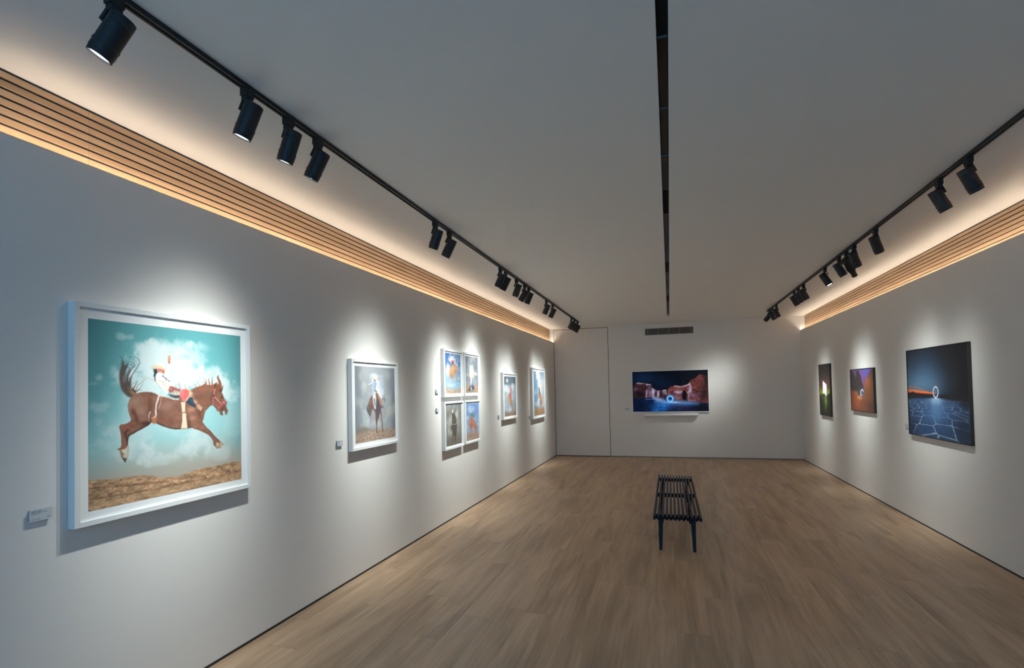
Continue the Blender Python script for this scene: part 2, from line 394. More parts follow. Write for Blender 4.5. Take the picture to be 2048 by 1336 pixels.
  ('P',(40,40,34),5,100,0,(718,544,649,570,581,588,70,600,33,614,479,620,610,622,507,667,634,690,715,804,485,860,403,1017,749,1010,782,543)),
  ('P',(44,44,36),12,70,0,(25,631,266,732,284,900,405,1001,-29,1019)),
  ('S',(140,160,70),34.0,11.4,55,0,(434,728,370,864,359,979)),
  ('P',(216,218,240),3,100,0,(233,313,486,395,484,572,479,616,379,608,356,574,219,565)),
  ('B',(240,240,250),60,0,(410,466,81,80)),
  ('S',(130,170,110),43.5,34.0,70,0,(420,608,406,745)),
  ('S',(180,200,220),10.5,6.8,85,0,(352,609,365,755)),
  ('S',(120,130,170),17.2,10.2,60,0,(423,677,417,728)),
  ('S',(120,110,90),12.3,6.8,45,0,(233,646,228,784)),
 ]),
 'R2': (1.4, [
  ('P',(52,44,44),8,100,0,(-2,33,155,31,248,96,322,188,372,156,363,54,509,7,595,93,679,183,739,347,823,400,770,496,577,667,-43,546)),
  ('P',(108,66,44),6,100,1,(1496,-9,1275,15,1120,149,999,221,917,326,768,517,669,645,578,1011,1405,1002)),
  ('B',(150,92,56),60,1,(1076,306,248,167)),
  ('B',(64,46,40),60,1,(1397,144,186,145)),
  ('B',(60,44,38),60,1,(1208,883,289,158)),
  ('P',(120,66,44),10,100,1,(-23,478,280,543,550,636,669,645,578,1011,-7,1006)),
  ('B',(214,140,90),80,0,(531,678,178,63)),
  ('B',(170,100,60),60,0,(340,563,154,65)),
  ('B',(150,80,50),50,1,(352,821,272,127)),
  ('S',(84,48,36),7.6,4.2,55,0,(403,563,438,596,542,623,675,640,833,649)),
  ('S',(206,134,88),7.6,4.2,55,0,(360,564,394,606,498,642,631,664,790,675)),
  ('S',(84,48,36),7.6,4.2,55,0,(316,564,350,617,454,661,587,688,747,702)),
  ('S',(206,134,88),7.6,4.2,55,0,(272,565,305,627,410,679,543,712,704,729)),
  ('S',(84,48,36),7.7,4.2,55,0,(228,565,261,637,365,698,499,736,660,757)),
  ('S',(206,134,88),7.7,4.2,55,0,(183,566,216,648,320,717,455,760,617,784)),
  ('S',(84,48,36),7.7,4.2,55,0,(138,566,170,658,275,736,410,785,573,811)),
  ('S',(150,100,66),9.6,5.0,50,0,(824,390,1109,534,1422,631)),
  ('S',(66,46,38),9.5,4.9,50,0,(833,419,1132,575,1416,678)),
  ('S',(150,100,66),9.5,4.9,50,0,(842,449,1155,615,1411,722)),
  ('S',(66,46,38),9.5,4.9,50,0,(851,478,1179,655,1407,761)),
  ('S',(150,100,66),9.4,4.9,50,0,(859,508,1201,695,1403,797)),
  ('S',(66,46,38),9.4,4.9,50,0,(868,537,1224,735,1399,828)),
  ('S',(150,100,66),9.4,4.9,50,0,(877,566,1247,774,1396,855)),
  ('S',(66,46,38),9.4,4.9,50,0,(886,595,1269,813,1393,879)),
  ('S',(150,100,66),9.3,4.9,50,0,(894,624,1292,851,1391,898)),
  ('S',(158,104,66),8.5,5.1,50,0,(982,253,1191,276,1430,330)),
  ('S',(70,48,38),8.5,5.1,50,0,(980,276,1187,313,1424,380)),
  ('S',(158,104,66),8.5,5.0,50,0,(977,299,1183,351,1418,431)),
  ('S',(70,48,38),8.4,5.0,50,0,(975,322,1179,388,1413,481)),
  ('S',(158,104,66),8.4,5.0,50,0,(973,346,1176,425,1407,531)),
  ('S',(190,110,70),14.8,8.4,80,0,(1043,211,934,305,943,358)),
  ('S',(150,110,100),8.5,8.4,60,0,(850,421,772,538,684,634)),
  ('B',(60,90,120),70,0,(676,559,204,116)),
  ('S',(236,244,252),16.9,16.9,100,0,(779,529,769,508,750,493,727,485,700,487,676,497,653,516,636,539,625,567,623,590,630,609,650,621,685,624)),
  ('B',(50,54,66),90,0,(711,559,35,42)),
 ]),
 'R3': (1.335, [
  ('B',(84,112,134),90,0,(265,398,653,151)),
  ('B',(60,90,120),50,0,(316,289,643,190)),
  ('S',(224,110,50),63.7,28.5,80,0,(-64,488,303,499,652,509)),
  ('S',(236,80,30),31.8,15.3,70,0,(-65,504,302,507,632,512)),
  ('S',(150,110,90),53.0,19.4,40,0,(-60,430,305,459,514,487)),
  ('P',(24,26,30),3,100,0,(-65,506,54,503,120,489,192,503,345,509,632,514,894,517,1387,519,1382,611,1228,591,744,561,341,571,-71,584)),
  ('P',(44,66,98),6,100,1,(-71,585,342,565,744,561,1065,576,1383,598,1362,1016,-103,1028)),
  ('K',0),
  ('B',(170,200,226),90,1,(675,589,169,66)),
  ('B',(110,146,184),75,1,(679,693,150,142)),
  ('B',(66,100,140),70,1,(696,720,461,161)),
  ('B',(28,36,50),60,1,(1212,885,187,192)),
  ('B',(26,34,50),60,1,(47,931,183,211)),
  ('B',(20,24,30),70,1,(1290,614,210,51)),
  ('B',(206,228,246),95,0,(677,564,98,8)),
  ('B',(90,110,140),60,0,(674,490,113,94)),
  ('S',(250,250,255),8.4,8.4,100,0,(730,490,727,505,721,519,711,532,699,541,685,547,671,550,656,548,643,542,632,533,623,521,619,507,618,492,621,476,627,462,637,450,649,440,663,434,678,432,692,434,705,440,716,449,724,461,729,475,730,490)),
 ]),
 'TV': (1.778, [
  ('B',(14,34,60),90,0,(261,172,453,270)),
  ('B',(10,28,50),60,0,(742,320,317,223)),
  ('T',0),
  ('P',(52,32,36),4,100,1,(26,370,116,270,236,284,334,298,442,324,472,403,589,473,653,474,814,456,811,578,787,700,627,675,477,650,325,670,7,664)),
  ('R',0),
  ('B',(14,14,20),95,1,(174,576,152,101)),
  ('B',(150,130,170),70,1,(403,558,75,168)),
  ('B',(190,180,216),80,1,(512,516,64,123)),
  ('B',(180,160,190),80,1,(619,563,42,100)),
  ('B',(190,170,190),70,1,(759,521,53,66)),
  ('B',(100,70,80),60,1,(418,401,64,67)),
  ('B',(36,22,26),90,1,(554,561,30,78)),
  ('B',(40,26,30),80,1,(677,586,32,67)),
  ('B',(60,40,44),80,1,(392,581,28,78)),
  ('B',(110,90,110),60,1,(67,438,55,45)),
  ('S',(206,190,206),38.5,22.6,60,3,(110,287,160,282,203,304,253,290)),
  ('S',(190,160,170),24.8,22.5,45,3,(253,290,313,284,355,333)),
  ('S',(216,206,226),27.0,22.5,65,3,(355,333,399,325,442,335)),
  ('S',(196,180,206),29.3,22.6,60,3,(341,467,323,659)),
  ('S',(206,196,226),24.7,20.2,60,3,(483,426,488,650)),
  ('S',(206,196,226),22.4,17.9,55,3,(621,496,590,652)),
  ('S',(216,206,226),24.5,20.1,60,3,(739,476,809,467,800,578)),
  ('P',(92,50,48),4,100,1,(811,589,868,401,1017,361,1163,386,1320,335,1364,249,1478,197,1583,102,1684,127,1784,174,1780,826,1361,787,987,748,797,723)),
  ('R',0),
  ('B',(150,130,170),80,1,(1086,528,94,66)),
  ('B',(170,150,180),75,1,(1357,490,61,131)),
  ('B',(150,80,60),60,1,(1036,438,146,44)),
  ('B',(120,80,96),60,1,(1051,660,167,88)),
  ('B',(120,100,136),55,1,(1447,623,143,87)),
  ('B',(30,16,20),85,1,(1673,584,121,218)),
  ('B',(80,38,38),60,1,(1537,297,163,131)),
  ('B',(24,14,18),80,1,(1741,270,80,217)),
  ('S',(210,200,224),33.2,37.3,62,3,(1006,377,1058,384,1121,396,1184,385,1246,380,1341,341)),
  ('S',(200,186,210),43.9,28.6,45,3,(1351,336,1381,403,1368,490,1305,555)),
  ('S',(190,176,206),15.4,11.0,60,3,(1330,577,1326,753)),
  ('S',(190,180,220),44.3,33.1,45,3,(1013,516,1118,540,1170,519)),
  ('S',(150,110,130),66.8,55.3,40,3,(843,568,947,636,1104,684)),
  ('S',(90,60,76),32.9,26.2,40,3,(1366,578,1531,592,1674,584)),
  ('S',(20,12,14),8.8,6.5,70,0,(1343,671,1763,673)),
  ('P',(8,8,14),4,100,0,(1192,497,1234,479,1260,521,1285,588,1271,731,1196,743,1172,630)),
  ('P',(8,24,52),10,100,1,(-5,670,325,676,520,668,796,734,987,748,1362,765,1780,815,1785,1027,-14,1011)),
  ('B',(40,110,190),80,1,(686,855,318,123)),
  ('B',(30,100,180),80,1,(620,955,213,67)),
  ('B',(46,40,70),70,1,(1150,905,249,88)),
  ('B',(6,8,16),90,1,(1614,932,223,120)),
  ('B',(6,14,30),85,1,(188,848,261,124)),
  ('V',0),
  ('P',(120,170,236),20,85,0,(520,668,796,745,1050,755,1362,770,1526,811,1257,830,837,801,561,753)),
  ('B',(190,216,250),80,0,(943,771,209,28)),
  ('P',(170,176,220),10,75,0,(478,628,563,663,691,682,786,734,626,720,476,673)),
  ('S',(80,150,220),13.5,11.2,70,0,(313,695,476,693)),
  ('B',(20,90,200),70,0,(893,685,126,111)),
  ('B',(10,50,110),90,0,(893,685,52,48)),
  ('S',(110,200,250),31.1,31.1,95,0,(959,687,956,704,949,720,938,733,924,744,908,750,891,752,875,750,859,743,846,732,835,718,829,702,827,684,830,667,837,651,848,637,862,627,878,621,895,619,912,621,927,628,941,639,951,653,957,669,959,687)),
 ]),
}
def vnoise(x, y, seed):
    xi = np.floor(x).astype(np.int64); yi = np.floor(y).astype(np.int64)
    fx = x - xi; fy = y - yi
    fx = fx*fx*(3-2*fx); fy = fy*fy*(3-2*fy)
    def h(a, b):
        n = (a*374761393 + b*668265263 + seed*974711) & 0xffffffff
        n = ((n ^ (n >> 13))*1274126177) & 0xffffffff
        return ((n ^ (n >> 16)) & 0xffff)/65535.0
    return (h(xi, yi)*(1-fx)+h(xi+1, yi)*fx)*(1-fy) + (h(xi, yi+1)*(1-fx)+h(xi+1, yi+1)*fx)*fy
def fbm(x, y, seed, octv=5):
    s = 0; a = .5; t = 0
    for o in range(octv):
        s = s + a*vnoise(x, y, seed+o*17); t += a; a *= .55; x = x*2.03+5.1; y = y*2.03+9.7
    return s/t
def sstep(a, b, x):
    t = np.clip((x-a)/(b-a), 0, 1); return t*t*(3-2*t)
def mixc(a, b, t):
    t = np.asarray(t)[..., None]; return np.asarray(a, float)*(1-t)+np.asarray(b, float)*t
BASE = {
 'P1': lambda X, Y: mixc(mixc(mixc((98,166,170), (158,206,208), sstep(.05, .62, Y)), (172,166,154), sstep(.6, .9, Y)), (82,144,150), .8*sstep(.28, .0, X)*sstep(.9, .3, Y)+.55*sstep(.86, 1.02, X)*sstep(.95, .6, Y)),
 'P2': lambda X, Y: mixc(mixc((124,132,142), (172,176,178), fbm(X*5, Y*2.5, 5)), (96,104,114), .8*np.maximum(sstep(.22, 0, X), sstep(.82, 1, X))*sstep(.2,.9,fbm(X*4,Y*3,9)+.3)),
 'P3': lambda X, Y: mixc((48,96,166), (136,178,208), sstep(.1, .75, Y)),
 'P4': lambda X, Y: mixc(mixc((116,122,132), (150,158,168), sstep(.3, .9, Y)), (90,98,110), .8*sstep(.8, .2, fbm(X*4, Y*4, 3)*1.3)),
 'P5': lambda X, Y: mixc((92,90,82), (160,156,146), fbm(X*5, Y*2.5, 12)),
 'P6': lambda X, Y: mixc((92,138,206), (140,172,210), sstep(.05, .8, Y)),
 'P7': lambda X, Y: mixc((84,100,112), (160,176,186), sstep(.12, .4, Y)),
 'P8': lambda X, Y: mixc(mixc((100,146,180), (198,204,212), sstep(.2, .7, X)), (120,150,176), .7*sstep(.3, 0, Y)),
 'R1': lambda X, Y: mixc(mixc((46,40,36), (84,58,50), sstep(.1, .5, Y)), (34,38,26), sstep(.5, .75, Y)),
 'R2': lambda X, Y: mixc(mixc((96,66,116), (112,64,96), sstep(.1, .5, Y)), (84,80,158), sstep(.5, 1.1, X)*sstep(.35, 0, Y)),
 'R3': lambda X, Y: mixc(mixc((26,38,54), (44,62,82), sstep(0, .45, Y)), (18,20,26), sstep(.45, 1.25, X)),
 'TV': lambda X, Y: mixc((4,10,20), (8,14,26), Y),
}
LIFT = {'P2': .2, 'P3': .16, 'P4': .14, 'P5': .2, 'P6': .24, 'P7': .14, 'P8': .12}   # pale grey mixed into the smaller prints to make up for weak light
def paint(name, nx, ny):
    asp, layers = ART[name]
    X, Y = np.meshgrid(np.linspace(0, asp, nx), np.linspace(0, 1, ny))
    img = BASE[name](X, Y)
    img = np.array(np.broadcast_to(img, (ny, nx, 3)))
    px = 1.0/ny
    mask = np.ones((ny, nx)); seed = sum(map(ord, name)); n1 = fbm(X*7, Y*7, seed)-.5; n2 = fbm(X*22, Y*22, seed+3, 4)-.5
    rng = np.random.RandomState(seed)
    def segs(p):
        p = np.array(p, float).reshape(-1, 2)/1000; return p
    def sub(x0, x1, y0, y1):
        i0 = int(np.clip(np.floor(x0/asp*(nx-1)), 0, nx)); i1 = int(np.clip(np.ceil(x1/asp*(nx-1))+1, 0, nx))
        j0 = int(np.clip(np.floor(y0*(ny-1)), 0, ny)); j1 = int(np.clip(np.ceil(y1*(ny-1))+1, 0, ny))
        return slice(j0, j1), slice(i0, i1)
    for L in layers:
        k = L[0]
        if k == 'P':
            _, col, soft, al, mk, p = L; p = segs(p); so = max(soft, 1)*px*.8
            S = sub(p[:, 0].min()-2*so, p[:, 0].max()+2*so, p[:, 1].min()-2*so, p[:, 1].max()+2*so)
            x = X[S]; y = Y[S]; ins = np.zeros(x.shape, bool); d = np.full(x.shape, 9.)
            for a, b in zip(p, np.roll(p, -1, 0)):
                if a[1] != b[1]:
                    c = ((a[1] > y) != (b[1] > y)) & (x < (b[0]-a[0])*(y-a[1])/(b[1]-a[1])+a[0]); ins ^= c
                e = b-a; t = np.clip(((x-a[0])*e[0]+(y-a[1])*e[1])/max(e@e, 1e-9), 0, 1)
                d = np.minimum(d, np.hypot(x-a[0]-t*e[0], y-a[1]-t*e[1]))
            sd = np.where(ins, d, -d); m = sstep(-so, so, sd)
            if mk: mask = np.zeros((ny, nx)); mask[S] = m
            img[S] = mixc(img[S], col, m*al/100)
        elif k == 'S':
            _, col, w0, w1, al, cl, p = L; p = segs(p); w0 = max(w0/1000, px*.5); w1 = max(w1/1000, px*.5); w = max(w0, w1)+px
            S = sub(p[:, 0].min()-w, p[:, 0].max()+w, p[:, 1].min()-w, p[:, 1].max()+w)
            x = X[S]; y = Y[S]; m = np.zeros(x.shape); n = len(p)-1
            for i in range(n):
                a = p[i]; e = p[i+1]-a; t = np.clip(((x-a[0])*e[0]+(y-a[1])*e[1])/max(e@e, 1e-9), 0, 1)
                r = (w0+(w1-w0)*(i+t)/n)/2; d = np.hypot(x-a[0]-t*e[0], y-a[1]-t*e[1])
                f = px*.7+(r*.7 if cl else 0)
                m = np.maximum(m, sstep(f, -f, d-r))
            if cl: m = m*mask[S]
            img[S] = mixc(img[S], col, m*al/100)
        elif k == 'B':
            _, col, al, cl, (cx, cy, rx, ry) = L; cx, cy, rx, ry = [v/1000 for v in (cx, cy, rx, ry)]
            q = np.hypot((X-cx)/max(rx, 1e-4), (Y-cy)/max(ry, 1e-4))
            if cl == 2: m = sstep(0, .75, 1-q+n1*1.5+n2*.7)
            elif cl == 1: m = np.exp(-q*q*1.6+n2*.6)*mask
            else: m = np.exp(-q*q*1.6)
            img = mixc(img, col, np.clip(m, 0, 1)*al/100)
        elif k == 'G':
            if L[1] == 0:
                g = fbm(X*26, Y*75, seed+7, 4)-.5; g2 = fbm(X*90, Y*150, seed+8, 3)-.5
                img = img*(1+(g*.75+g2*.55)*mask)[..., None]
            else:
                img = img*(1+((fbm(X*34, Y*40, seed+5, 4)-.5)*.38+n1*.2)*mask)[..., None]
        elif k == 'R':
            g = fbm(X*8+n1*2, Y*46, seed+7, 4)-.5; g2 = fbm(X*30, Y*30, seed+2, 4)-.5
            img = img*(1+(g*1.1+g2*1.3)*mask)[..., None]
        elif k == 'V':
            g = fbm(X*40, Y*90, seed+6, 3)-.5; img = img*(1+g*1.5*mask)[..., None]
        elif k == 'T':
            for i in range(420):
                i_, j_ = rng.randint(1, nx-1), rng.randint(1, int(ny*.6)); img[j_, i_] += rng.rand()**3*np.array((60, 90, 120))
        elif k == 'K':
            dep = .115/np.maximum(Y-.45, .012); u = (X-.62)*dep*9.5; v = dep*14.0
            f1 = np.full(X.shape, 9.); f2 = np.full(X.shape, 9.); ui = np.floor(u); vi = np.floor(v)
            for a in (-1, 0, 1):
                for b in (-1, 0, 1):
                    cx = ui+a; cy = vi+b; h1 = vnoise(cx, cy, 71); h2 = vnoise(cx, cy, 93)
                    d = np.hypot(u-(cx+.15+.7*h1), v-(cy+.15+.7*h2)); f2 = np.minimum(f2, np.maximum(f1, d)); f1 = np.minimum(f1, d)
            e = f2-f1; wd = .05+.03*dep
            ln = sstep(wd*1.6, wd*.3, e)*sstep(1.5, .5, dep)
            img = mixc(img, (150,168,186), ln*mask*.75*sstep(.47, .62, Y)); img = img*(1+((fbm(X*60, Y*60, 4, 3)-.5)*.5)*mask)[..., None]
    if name in LIFT: img = img*(1-LIFT[name])+np.array((205., 206, 204))*LIFT[name]
    return np.clip(img, 0, 255)
# ------------------------------------------------------------------ scene
C = bpy.context.scene.collection
A_, B_, D_, H_ = 2.731, 2.749, 12.604, 3.1335      # left wall x=-A_, right wall x=B_, back wall y=D_, ceiling z=H_
ZL, ZR, REC, REAR = 2.809, 2.825, .079, -2.6
LT, RT, TH, TW = -1.899, 1.915, .022, .034         # track centre lines, height, width

def lin(c):
    return tuple(((v/255)/12.92 if v/255 <= .04045 else ((v/255+.055)/1.055)**2.4) for v in c)
def mat(name, col, rough=.5, metal=0, emis=None, estr=0, noise=0, nscale=8, spec=.5):
    m = bpy.data.materials.new(name); m.use_nodes = True; nt = m.node_tree; b = nt.nodes['Principled BSDF']
    c = lin(col)+(1,)
    b.inputs['Base Color'].default_value = c; b.inputs['Roughness'].default_value = rough; b.inputs['Metallic'].default_value = metal
    b.inputs['Specular IOR Level'].default_value = spec
    if noise:
        tc = nt.nodes.new('ShaderNodeTexCoord'); n = nt.nodes.new('ShaderNodeTexNoise'); n.inputs['Scale'].default_value = nscale; n.inputs['Detail'].default_value = 4
        r = nt.nodes.new('ShaderNodeMix'); r.data_type = 'RGBA'
        r.inputs['A'].default_value = tuple(v*(1-noise) for v in c[:3])+(1,); r.inputs['B'].default_value = tuple(min(1, v*(1+noise)) for v in c[:3])+(1,)
        nt.links.new(tc.outputs['Object'], n.inputs['Vector']); nt.links.new(n.outputs['Fac'], r.inputs['Factor']); nt.links.new(r.outputs['Result'], b.inputs['Base Color'])
    if emis:
        b.inputs['Emission Color'].default_value = lin(emis)+(1,); b.inputs['Emission Strength'].default_value = estr
    return m
def wood_mat(name, c1, c2, axis, plank=None, rough=.45, fine=60):
    """grain that runs along y; plank=(width,length) adds staggered boards"""
    m = bpy.data.materials.new(name); m.use_nodes = True; nt = m.node_tree; N = nt.nodes; K = nt.links; b = N['Principled BSDF']
    tc = N.new('ShaderNodeTexCoord'); sep = N.new('ShaderNodeSeparateXYZ'); K.new(tc.outputs['Object'], sep.inputs[0])
    def M(op, a, bb=None, c=None):
        n = N.new('ShaderNodeMath'); n.operation = op
        for i, v in enumerate((a, bb, c)):
            if v is None: continue
            if isinstance(v, (int, float)): n.inputs[i].default_value = v
            else: K.new(v, n.inputs[i])
        return n.outputs[0]
    X = sep.outputs['X'] if axis == 'x' else sep.outputs['Z']; Y = sep.outputs['Y']
    if plank:
        w, l = plank
        row = M('FLOOR', M('DIVIDE', X, w)); fx = M('FRACT', M('DIVIDE', X, w))
        wn = N.new('ShaderNodeTexWhiteNoise'); wn.noise_dimensions = '1D'; K.new(row, wn.inputs['W'])
        yy = M('ADD', M('DIVIDE', Y, l), wn.outputs['Value']); brd = M('FLOOR', yy); fy = M('FRACT', yy)
        wn2 = N.new('ShaderNodeTexWhiteNoise'); wn2.noise_dimensions = '2D'; cv = N.new('ShaderNodeCombineXYZ'); K.new(row, cv.inputs[0]); K.new(brd, cv.inputs[1]); K.new(cv.outputs[0], wn2.inputs['Vector'])
        rnd = wn2.outputs['Value']; off = M('MULTIPLY', rnd, 37.0)
    else:
        row = M('FLOOR', M('DIVIDE', X, .0407)); wn = N.new('ShaderNodeTexWhiteNoise'); wn.noise_dimensions = '1D'; K.new(row, wn.inputs['W']); rnd = wn.outputs['Value']; off = M('MULTIPLY', rnd, 9.0)
    def noise(sx, sy, det, rg=.55, dist=0):
        v = N.new('ShaderNodeCombineXYZ'); K.new(M('ADD', M('MULTIPLY', X, sx), off), v.inputs[0]); K.new(M('ADD', M('MULTIPLY', Y, sy), off), v.inputs[1]); K.new(off, v.inputs[2])
        n = N.new('ShaderNodeTexNoise'); n.inputs['Scale'].default_value = 1; n.inputs['Detail'].default_value = det; n.inputs['Roughness'].default_value = rg; n.inputs['Distortion'].default_value = dist
        K.new(v.outputs[0], n.inputs['Vector']); return n.outputs['Fac']
    g1 = noise(5, .62, 3, .5, .9); g2 = noise(fine, 1.4, 4, .6); g3 = noise(15, .75, 4, .6, 1.8)
    f = M('ADD', M('ADD', M('MULTIPLY', g1, .85), M('MULTIPLY', g2, .3)), M('ADD', M('MULTIPLY', g3, .62), M('MULTIPLY', rnd, .05)))
    f = M('SUBTRACT', f, .43)
    ramp = N.new('ShaderNodeValToRGB'); ramp.color_ramp.elements[0].position = .18; ramp.color_ramp.elements[1].position = .72
    ramp.color_ramp.elements[0].color = lin(c1)+(1,); ramp.color_ramp.elements[1].color = lin(c2)+(1,); K.new(f, ramp.inputs[0]); col = ramp.outputs[0]
    if plank:
        ex = M('LESS_THAN', M('MULTIPLY', M('MINIMUM', fx, M('SUBTRACT', 1.0, fx)), plank[0]), .0011); ey = M('LESS_THAN', M('MULTIPLY', M('MINIMUM', fy, M('SUBTRACT', 1.0, fy)), plank[1]), .0016)
        e = M('MULTIPLY', M('MAXIMUM', M('MULTIPLY', ex, .5), ey), .6)
        mx = N.new('ShaderNodeMix'); mx.data_type = 'RGBA'; mx.inputs['B'].default_value = lin((70,56,44))+(1,); K.new(e, mx.inputs['Factor']); K.new(col, mx.inputs['A']); col = mx.outputs['Result']
    K.new(col, b.inputs['Base Color']); b.inputs['Roughness'].default_value = rough; b.inputs['Specular IOR Level'].default_value = .4
    return m
def glass_mat(name):
    m = bpy.data.materials.new(name); m.use_nodes = True; nt = m.node_tree; nt.nodes.clear()
    o = nt.nodes.new('ShaderNodeOutputMaterial'); t = nt.nodes.new('ShaderNodeBsdfTransparent'); g = nt.nodes.new('ShaderNodeBsdfGlossy'); g.inputs['Roughness'].default_value = .03
    lw = nt.nodes.new('ShaderNodeLayerWeight'); lw.inputs['Blend'].default_value = .5; x = nt.nodes.new('ShaderNodeMixShader')
    pw = nt.nodes.new('ShaderNodeMath'); pw.operation = 'POWER'; pw.inputs[1].default_value = 5; nt.links.new(lw.outputs['Facing'], pw.inputs[0])
    f = nt.nodes.new('ShaderNodeMath'); f.operation = 'MULTIPLY_ADD'; f.inputs[1].default_value = .5; f.inputs[2].default_value = .012; nt.links.new(pw.outputs[0], f.inputs[0])
    nt.links.new(f.outputs[0], x.inputs[0]); nt.links.new(t.outputs[0], x.inputs[1]); nt.links.new(g.outputs[0], x.inputs[2]); nt.links.new(x.outputs[0], o.inputs['Surface'])
    return m
def print_mat(name, emit=0, gain=1.0, rough=.55):
    m = bpy.data.materials.new(name); m.use_nodes = True; nt = m.node_tree; b = nt.nodes['Principled BSDF']
    a = nt.nodes.new('ShaderNodeVertexColor'); a.layer_name = 'ink'
    if gain != 1:
        v = nt.nodes.new('ShaderNodeVectorMath'); v.operation = 'SCALE'; v.inputs['Scale'].default_value = gain; nt.links.new(a.outputs['Color'], v.inputs[0]); src = v.outputs[0]
    else: src = a.outputs['Color']
    if emit:
        b.inputs['Base Color'].default_value = (.004, .004, .005, 1); nt.links.new(src, b.inputs['Emission Color']); b.inputs['Emission Strength'].default_value = emit; b.inputs['Roughness'].default_value = .7; b.inputs['Specular IOR Level'].default_value = .08
    else:
        nt.links.new(src, b.inputs['Base Color']); b.inputs['Roughness'].default_value = rough; b.inputs['Specular IOR Level'].default_value = .2
    return m

M_WALL = mat('white wall paint', WALLC, .75, noise=.015, nscale=3, spec=.25)
M_CEIL = mat('white ceiling paint', CEILC, .85, noise=.012, nscale=2, spec=.2)
M_FLOOR = wood_mat('oak plank floor', FL1, FL2, 'x', (.215, 1.52), .42)
M_SLAT = wood_mat('oak slat veneer', SL1, SL2, 'z', None, .5, 220)
M_GROOVE = mat('dark groove felt', (34,35,38), .9)
M_BLACK = mat('matt black metal', (22,23,25), .5, noise=.05, nscale=40, spec=.35)
M_BLACKIN = mat('black recess', (6,6,7), .8)
M_BENCH = mat('black lacquered wood', (11,11,13), .45, noise=.15, nscale=60, spec=.18)
M_WFRAME = mat('white lacquer frame', (226,229,228), .4, noise=.01, nscale=20)
M_MAT = mat('white mat board', (236,238,238), .8, noise=.01, nscale=60)
M_DFRAME = mat('dark walnut black frame', (26,24,21), .45, noise=.2, nscale=50)
M_CARD = mat('white label card', (196,202,208), .7, noise=.01, nscale=80)
M_CARDE = mat('grey label core', (120,124,130), .7)
M_TEXT = mat('grey label ink', (70,74,80), .8)
M_BAR = mat('white plastic', (243,243,240), .45, noise=.01, nscale=30)
M_GREY = mat('grey aluminium trim', (112,108,104), .5, noise=.03, nscale=30)
M_DARKGAP = mat('dark shadow gap', (30,27,24), .9)
M_VENT = mat('grey vent metal', (92,88,80), .55, noise=.04, nscale=30)
M_VENTL = mat('light vent divider', (128,124,116), .5)
M_LENS = mat('glowing lens', (255,255,255), .3, emis=(235,250,250), estr=LENS_E)
M_LENSDIM = mat('softly lit lens', (200,210,215), .3, emis=(225,245,245), estr=LENS_E*.4)
M_LED = mat('warm light strip', (255,240,220), .5, emis=LEDC, estr=LED_E)
M_GLASS = glass_mat('picture glass')
M_PANEL = mat('brown black slot panel', (38,33,27), .45, noise=.1, nscale=20)
M_EDGE = mat('slot joint edge', (90,104,116), .35)

def box(bm, x0, x1, y0, y1, z0, z1):
    v = [bm.verts.new(p) for p in ((x0,y0,z0),(x1,y0,z0),(x1,y1,z0),(x0,y1,z0),(x0,y0,z1),(x1,y0,z1),(x1,y1,z1),(x0,y1,z1))]
    for f in ((0,3,2,1),(4,5,6,7),(0,1,5,4),(1,2,6,5),(2,3,7,6),(3,0,4,7)): bm.faces.new([v[i] for i in f])
def obox(bm, o, ax, ay, az, x0, x1, y0, y1, z0, z1):
    v = [bm.verts.new(o+ax*x+ay*y+az*z) for x, y, z in ((x0,y0,z0),(x1,y0,z0),(x1,y1,z0),(x0,y1,z0),(x0,y0,z1),(x1,y0,z1),(x1,y1,z1),(x0,y1,z1))]
    for f in ((0,3,2,1),(4,5,6,7),(0,1,5,4),(1,2,6,5),(2,3,7,6),(3,0,4,7)): bm.faces.new([v[i] for i in f])
def lathe(bm, prof, n=40):
    rings = []
    for r, z in prof:
        rings.append([bm.verts.new((0, 0, z))] if r < 1e-6 else [bm.verts.new((r*math.cos(2*math.pi*i/n), r*math.sin(2*math.pi*i/n), z)) for i in range(n)])
    for a, b in zip(rings, rings[1:]):
        for i in range(n):
            j = (i+1) % n
            if len(a) == 1: bm.faces.new((a[0], b[j], b[i]))
            elif len(b) == 1: bm.faces.new((a[i], a[j], b[0]))
            else: bm.faces.new((a[i], a[j], b[j], b[i]))
def extrude_y(bm, prof, y0, y1):
    a = [bm.verts.new((x, y0, z)) for x, z in prof]; b = [bm.verts.new((x, y1, z)) for x, z in prof]; n = len(prof)
    for i in range(n): bm.faces.new((a[i], a[(i+1) % n], b[(i+1) % n], b[i]))
    bm.faces.new(a[::-1]); bm.faces.new(b)
def obj(name, bm, m, parent=None, smooth=False, bevel=0):
    bmesh.ops.recalc_face_normals(bm, faces=bm.faces)
    me = bpy.data.meshes.new(name); bm.to_mesh(me); bm.free()
    for mm in (m if isinstance(m, (list, tuple)) else [m]): me.materials.append(mm)
    if smooth:
        for p in me.polygons: p.use_smooth = True
        me.set_sharp_from_angle(angle=math.radians(35))
    o = bpy.data.objects.new(name, me); C.objects.link(o)
    if parent: o.parent = parent
    if bevel:
        b = o.modifiers.new('bevel', 'BEVEL'); b.width = bevel; b.segments = 2; b.limit_method = 'ANGLE'
    return o
def tag(o, label, cat, group=None):
    o['label'] = label; o['category'] = cat
    if group: o['group'] = group
    return o
def thing(name, label, cat, loc, group=None):
    o = bpy.data.objects.new(name, None); C.objects.link(o); o.location = loc; o.empty_display_size = .05
    return tag(o, label, cat, group)
def struct(o): o['kind'] = 'structure'; return o
def nb(): return bmesh.new()

